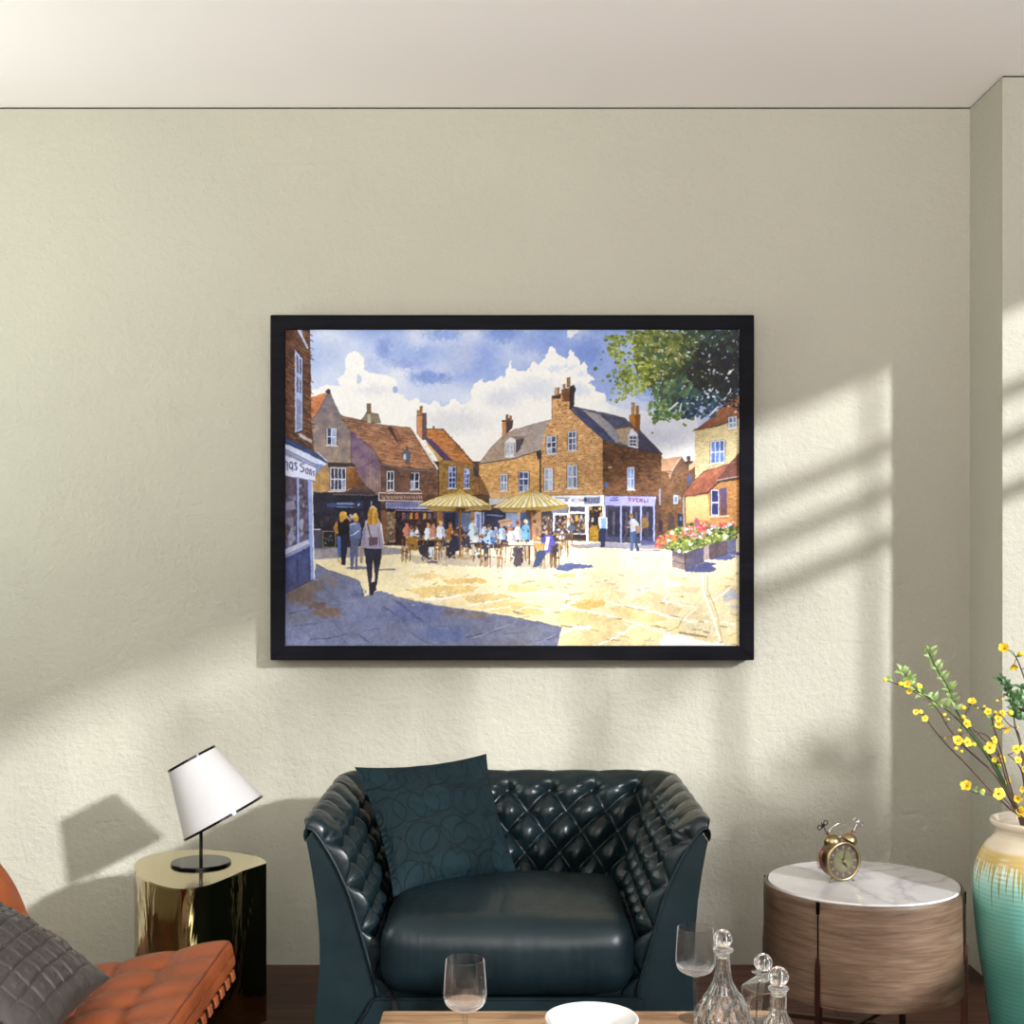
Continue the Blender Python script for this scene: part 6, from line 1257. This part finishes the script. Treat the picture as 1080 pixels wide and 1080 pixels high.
# crystal decanters
def stopper(t, z, r, peg):
    def rip(a, h): return .09*abs(math.sin(6*a))-.05
    bm = lathe(NB(), [(0, z-peg), (r*.52, z-peg), (r*.60, z-.001), (r*.62, z+.001), (r*.5, z+.003)]+[(r*math.sin(q), z+.003+r*.86-r*math.cos(q)) for q in [math.radians(x) for x in range(36, 180, 18)]]+[(0, z+.003+r*1.86)], 48, ripple=rip)
    return obj('stopper', bm, decant_m, t, 12)
d1_ = put('decanter', 'tall crystal decanter with a flared diamond-cut body and ball stopper', 'decanter', 762.5, 2.50)
def cut(a, h):
    if h > .095 or h < .006: return .05*abs(math.sin(6*a))-.025
    w_ = h/.030; return .11*min(abs(math.sin(4*a+w_*1.6)), abs(math.sin(4*a-w_*1.6)))-.04
po_ = [(0, 0), (.052, 0), (.0555, .004)]+[(p.x, p.z) for p in spline([(.0555, 0, .006), (.0565, 0, .022), (.0535, 0, .045), (.0440, 0, .072), (.0300, 0, .096), (.0195, 0, .116), (.0145, 0, .138), (.0125, 0, .160), (.0135, 0, .172)], 6)]+[(.0190, .1745), (.0195, .1775), (.0175, .1795), (.0095, .1795), (.0090, .165), (.0105, .138), (.0150, .116), (.0250, .096), (.0385, .072), (.0475, .045), (.0500, .022), (.0480, .012), (0, .010)]
obj('bottle', lathe(NB(), po_, 96, ripple=lambda a, h: cut(a, h)), decant_m, d1_, 8)
stopper(d1_, .1795, .0172, .018)
d3_ = put('decanter', 'slim round crystal decanter at the right corner of the oak table', 'decanter', 821, 2.40)
po_ = [(0, 0), (.029, 0), (.031, .003), (.030, .06), (.0225, .078), (.0155, .090), (.0135, .100), (.0130, .128), (.0140, .132), (.0178, .134), (.0180, .137), (.0165, .139), (.0088, .139), (.0086, .10), (.012, .088), (.025, .058), (.026, .010), (0, .009)]
obj('bottle', lathe(NB(), po_, 72, ripple=lambda a, h: .10*abs(math.sin(6*a))-.05), decant_m, d3_, 8)
stopper(d3_, .139, .0180, .016)
d2_ = put('decanter', 'square crystal decanter with sloping shoulders behind the slim one', 'decanter', 805, 2.575); d2_.rotation_euler[2] = math.radians(24)
def sq(bm, rows, ch=.22):
    """eight-sided rings: a square with cut corners"""
    R_ = []
    for h_, a in rows:
        c_ = a*ch if a > .016 else a*.55
        R_.append([bm.verts.new((x, y, h_)) for x, y in ((a, -a+c_), (a, a-c_), (a-c_, a), (-a+c_, a), (-a, a-c_), (-a, -a+c_), (-a+c_, -a), (a-c_, -a))])
    for A_, B_ in zip(R_[:-1], R_[1:]):
        for i in range(8): bm.faces.new((A_[i], A_[(i+1) % 8], B_[(i+1) % 8], B_[i]))
    bm.faces.new(R_[0][::-1]); bm.faces.new(R_[-1]); return bm
bm = sq(NB(), [(0, .0335), (.003, .0350), (.074, .0350), (.080, .0335), (.100, .0150), (.104, .0120), (.107, .0120), (.108, .0178), (.111, .0178), (.111, .0085), (.100, .0085), (.079, .0290), (.074, .0300), (.012, .0300)])
for sx_ in range(4):      # star cut on each side
    R_ = Matrix.Rotation(sx_*PI/2, 4, 'Z')
    for k in range(4):
        a = k*PI/4; d = Vector((0, math.cos(a), math.sin(a))); n = Vector((0, -math.sin(a), math.cos(a))); c_ = Vector((.0353, 0, .052))
        vs = [c_+d*.018, c_+n*.0022, c_-d*.018, c_-n*.0022]; A_ = [bm.verts.new(R_@v) for v in vs]; tip = bm.verts.new(R_@(c_+Vector((.0018, 0, 0))))
        for i in range(4): bm.faces.new((A_[i], A_[(i+1) % 4], tip))
obj('bottle', bm, decant_m, d2_, 20)
stopper(d2_, .111, .0175, .018)
# woven mat and plates
rattan = M('dark_rattan', (.07, .035, .02, 1), .6, spec=.4); rattan.color(rattan.ramp(rattan.noise(rattan.coord(), 90, 3), [(.3, (.03, .016, .010)), (.7, (.14, .075, .04))])); rattan = rattan.m
pmx, pmd = 624, 2.50
mat_ = put('placemat', 'round dark woven rattan placemat under the plates', 'placemat', pmx, pmd)
bm = NB(); lathe(bm, [(0, 0), (.118, 0), (.118, .003), (0, .003)], 48)
for k in range(22):
    r_ = .010+k*.0052
    m_ = 26+k*4
    tube(bm, [(r_*math.cos(2*PI*i/m_), r_*math.sin(2*PI*i/m_), .0050+.0016*(1 if (i+k) % 2 else -1)) for i in range(m_+1)], .0024, 5, False)
obj('weave', bm, rattan, mat_, 180)
porc = M('white_porcelain', (.66, .655, .65, 1), .16, spec=.5).m
def plate(label, r_, z, h):
    p = put('plate', label, 'plate', pmx, pmd, 'plates on the placemat', z)
    pr_ = [(0, 0), (r_*.58, 0), (r_*.60, .0015), (r_*.66, .004), (r_*.80, h*.45), (r_*.985, h*.93), (r_, h), (r_*.985, h+.0015), (r_*.93, h+.0008), (r_*.84, h*.70), (r_*.78, h*.45+.003), (r_*.70, .0075), (r_*.60, .0055), (0, .005)]
    obj('dish', lathe(NB(), pr_, 96), porc, p, 50)
plate('lower white porcelain plate lying on the woven mat', .0905, TZ+.0082, .020)
plate('upper white porcelain plate stacked on the other one', .0885, TZ+.0082+.0135, .026)
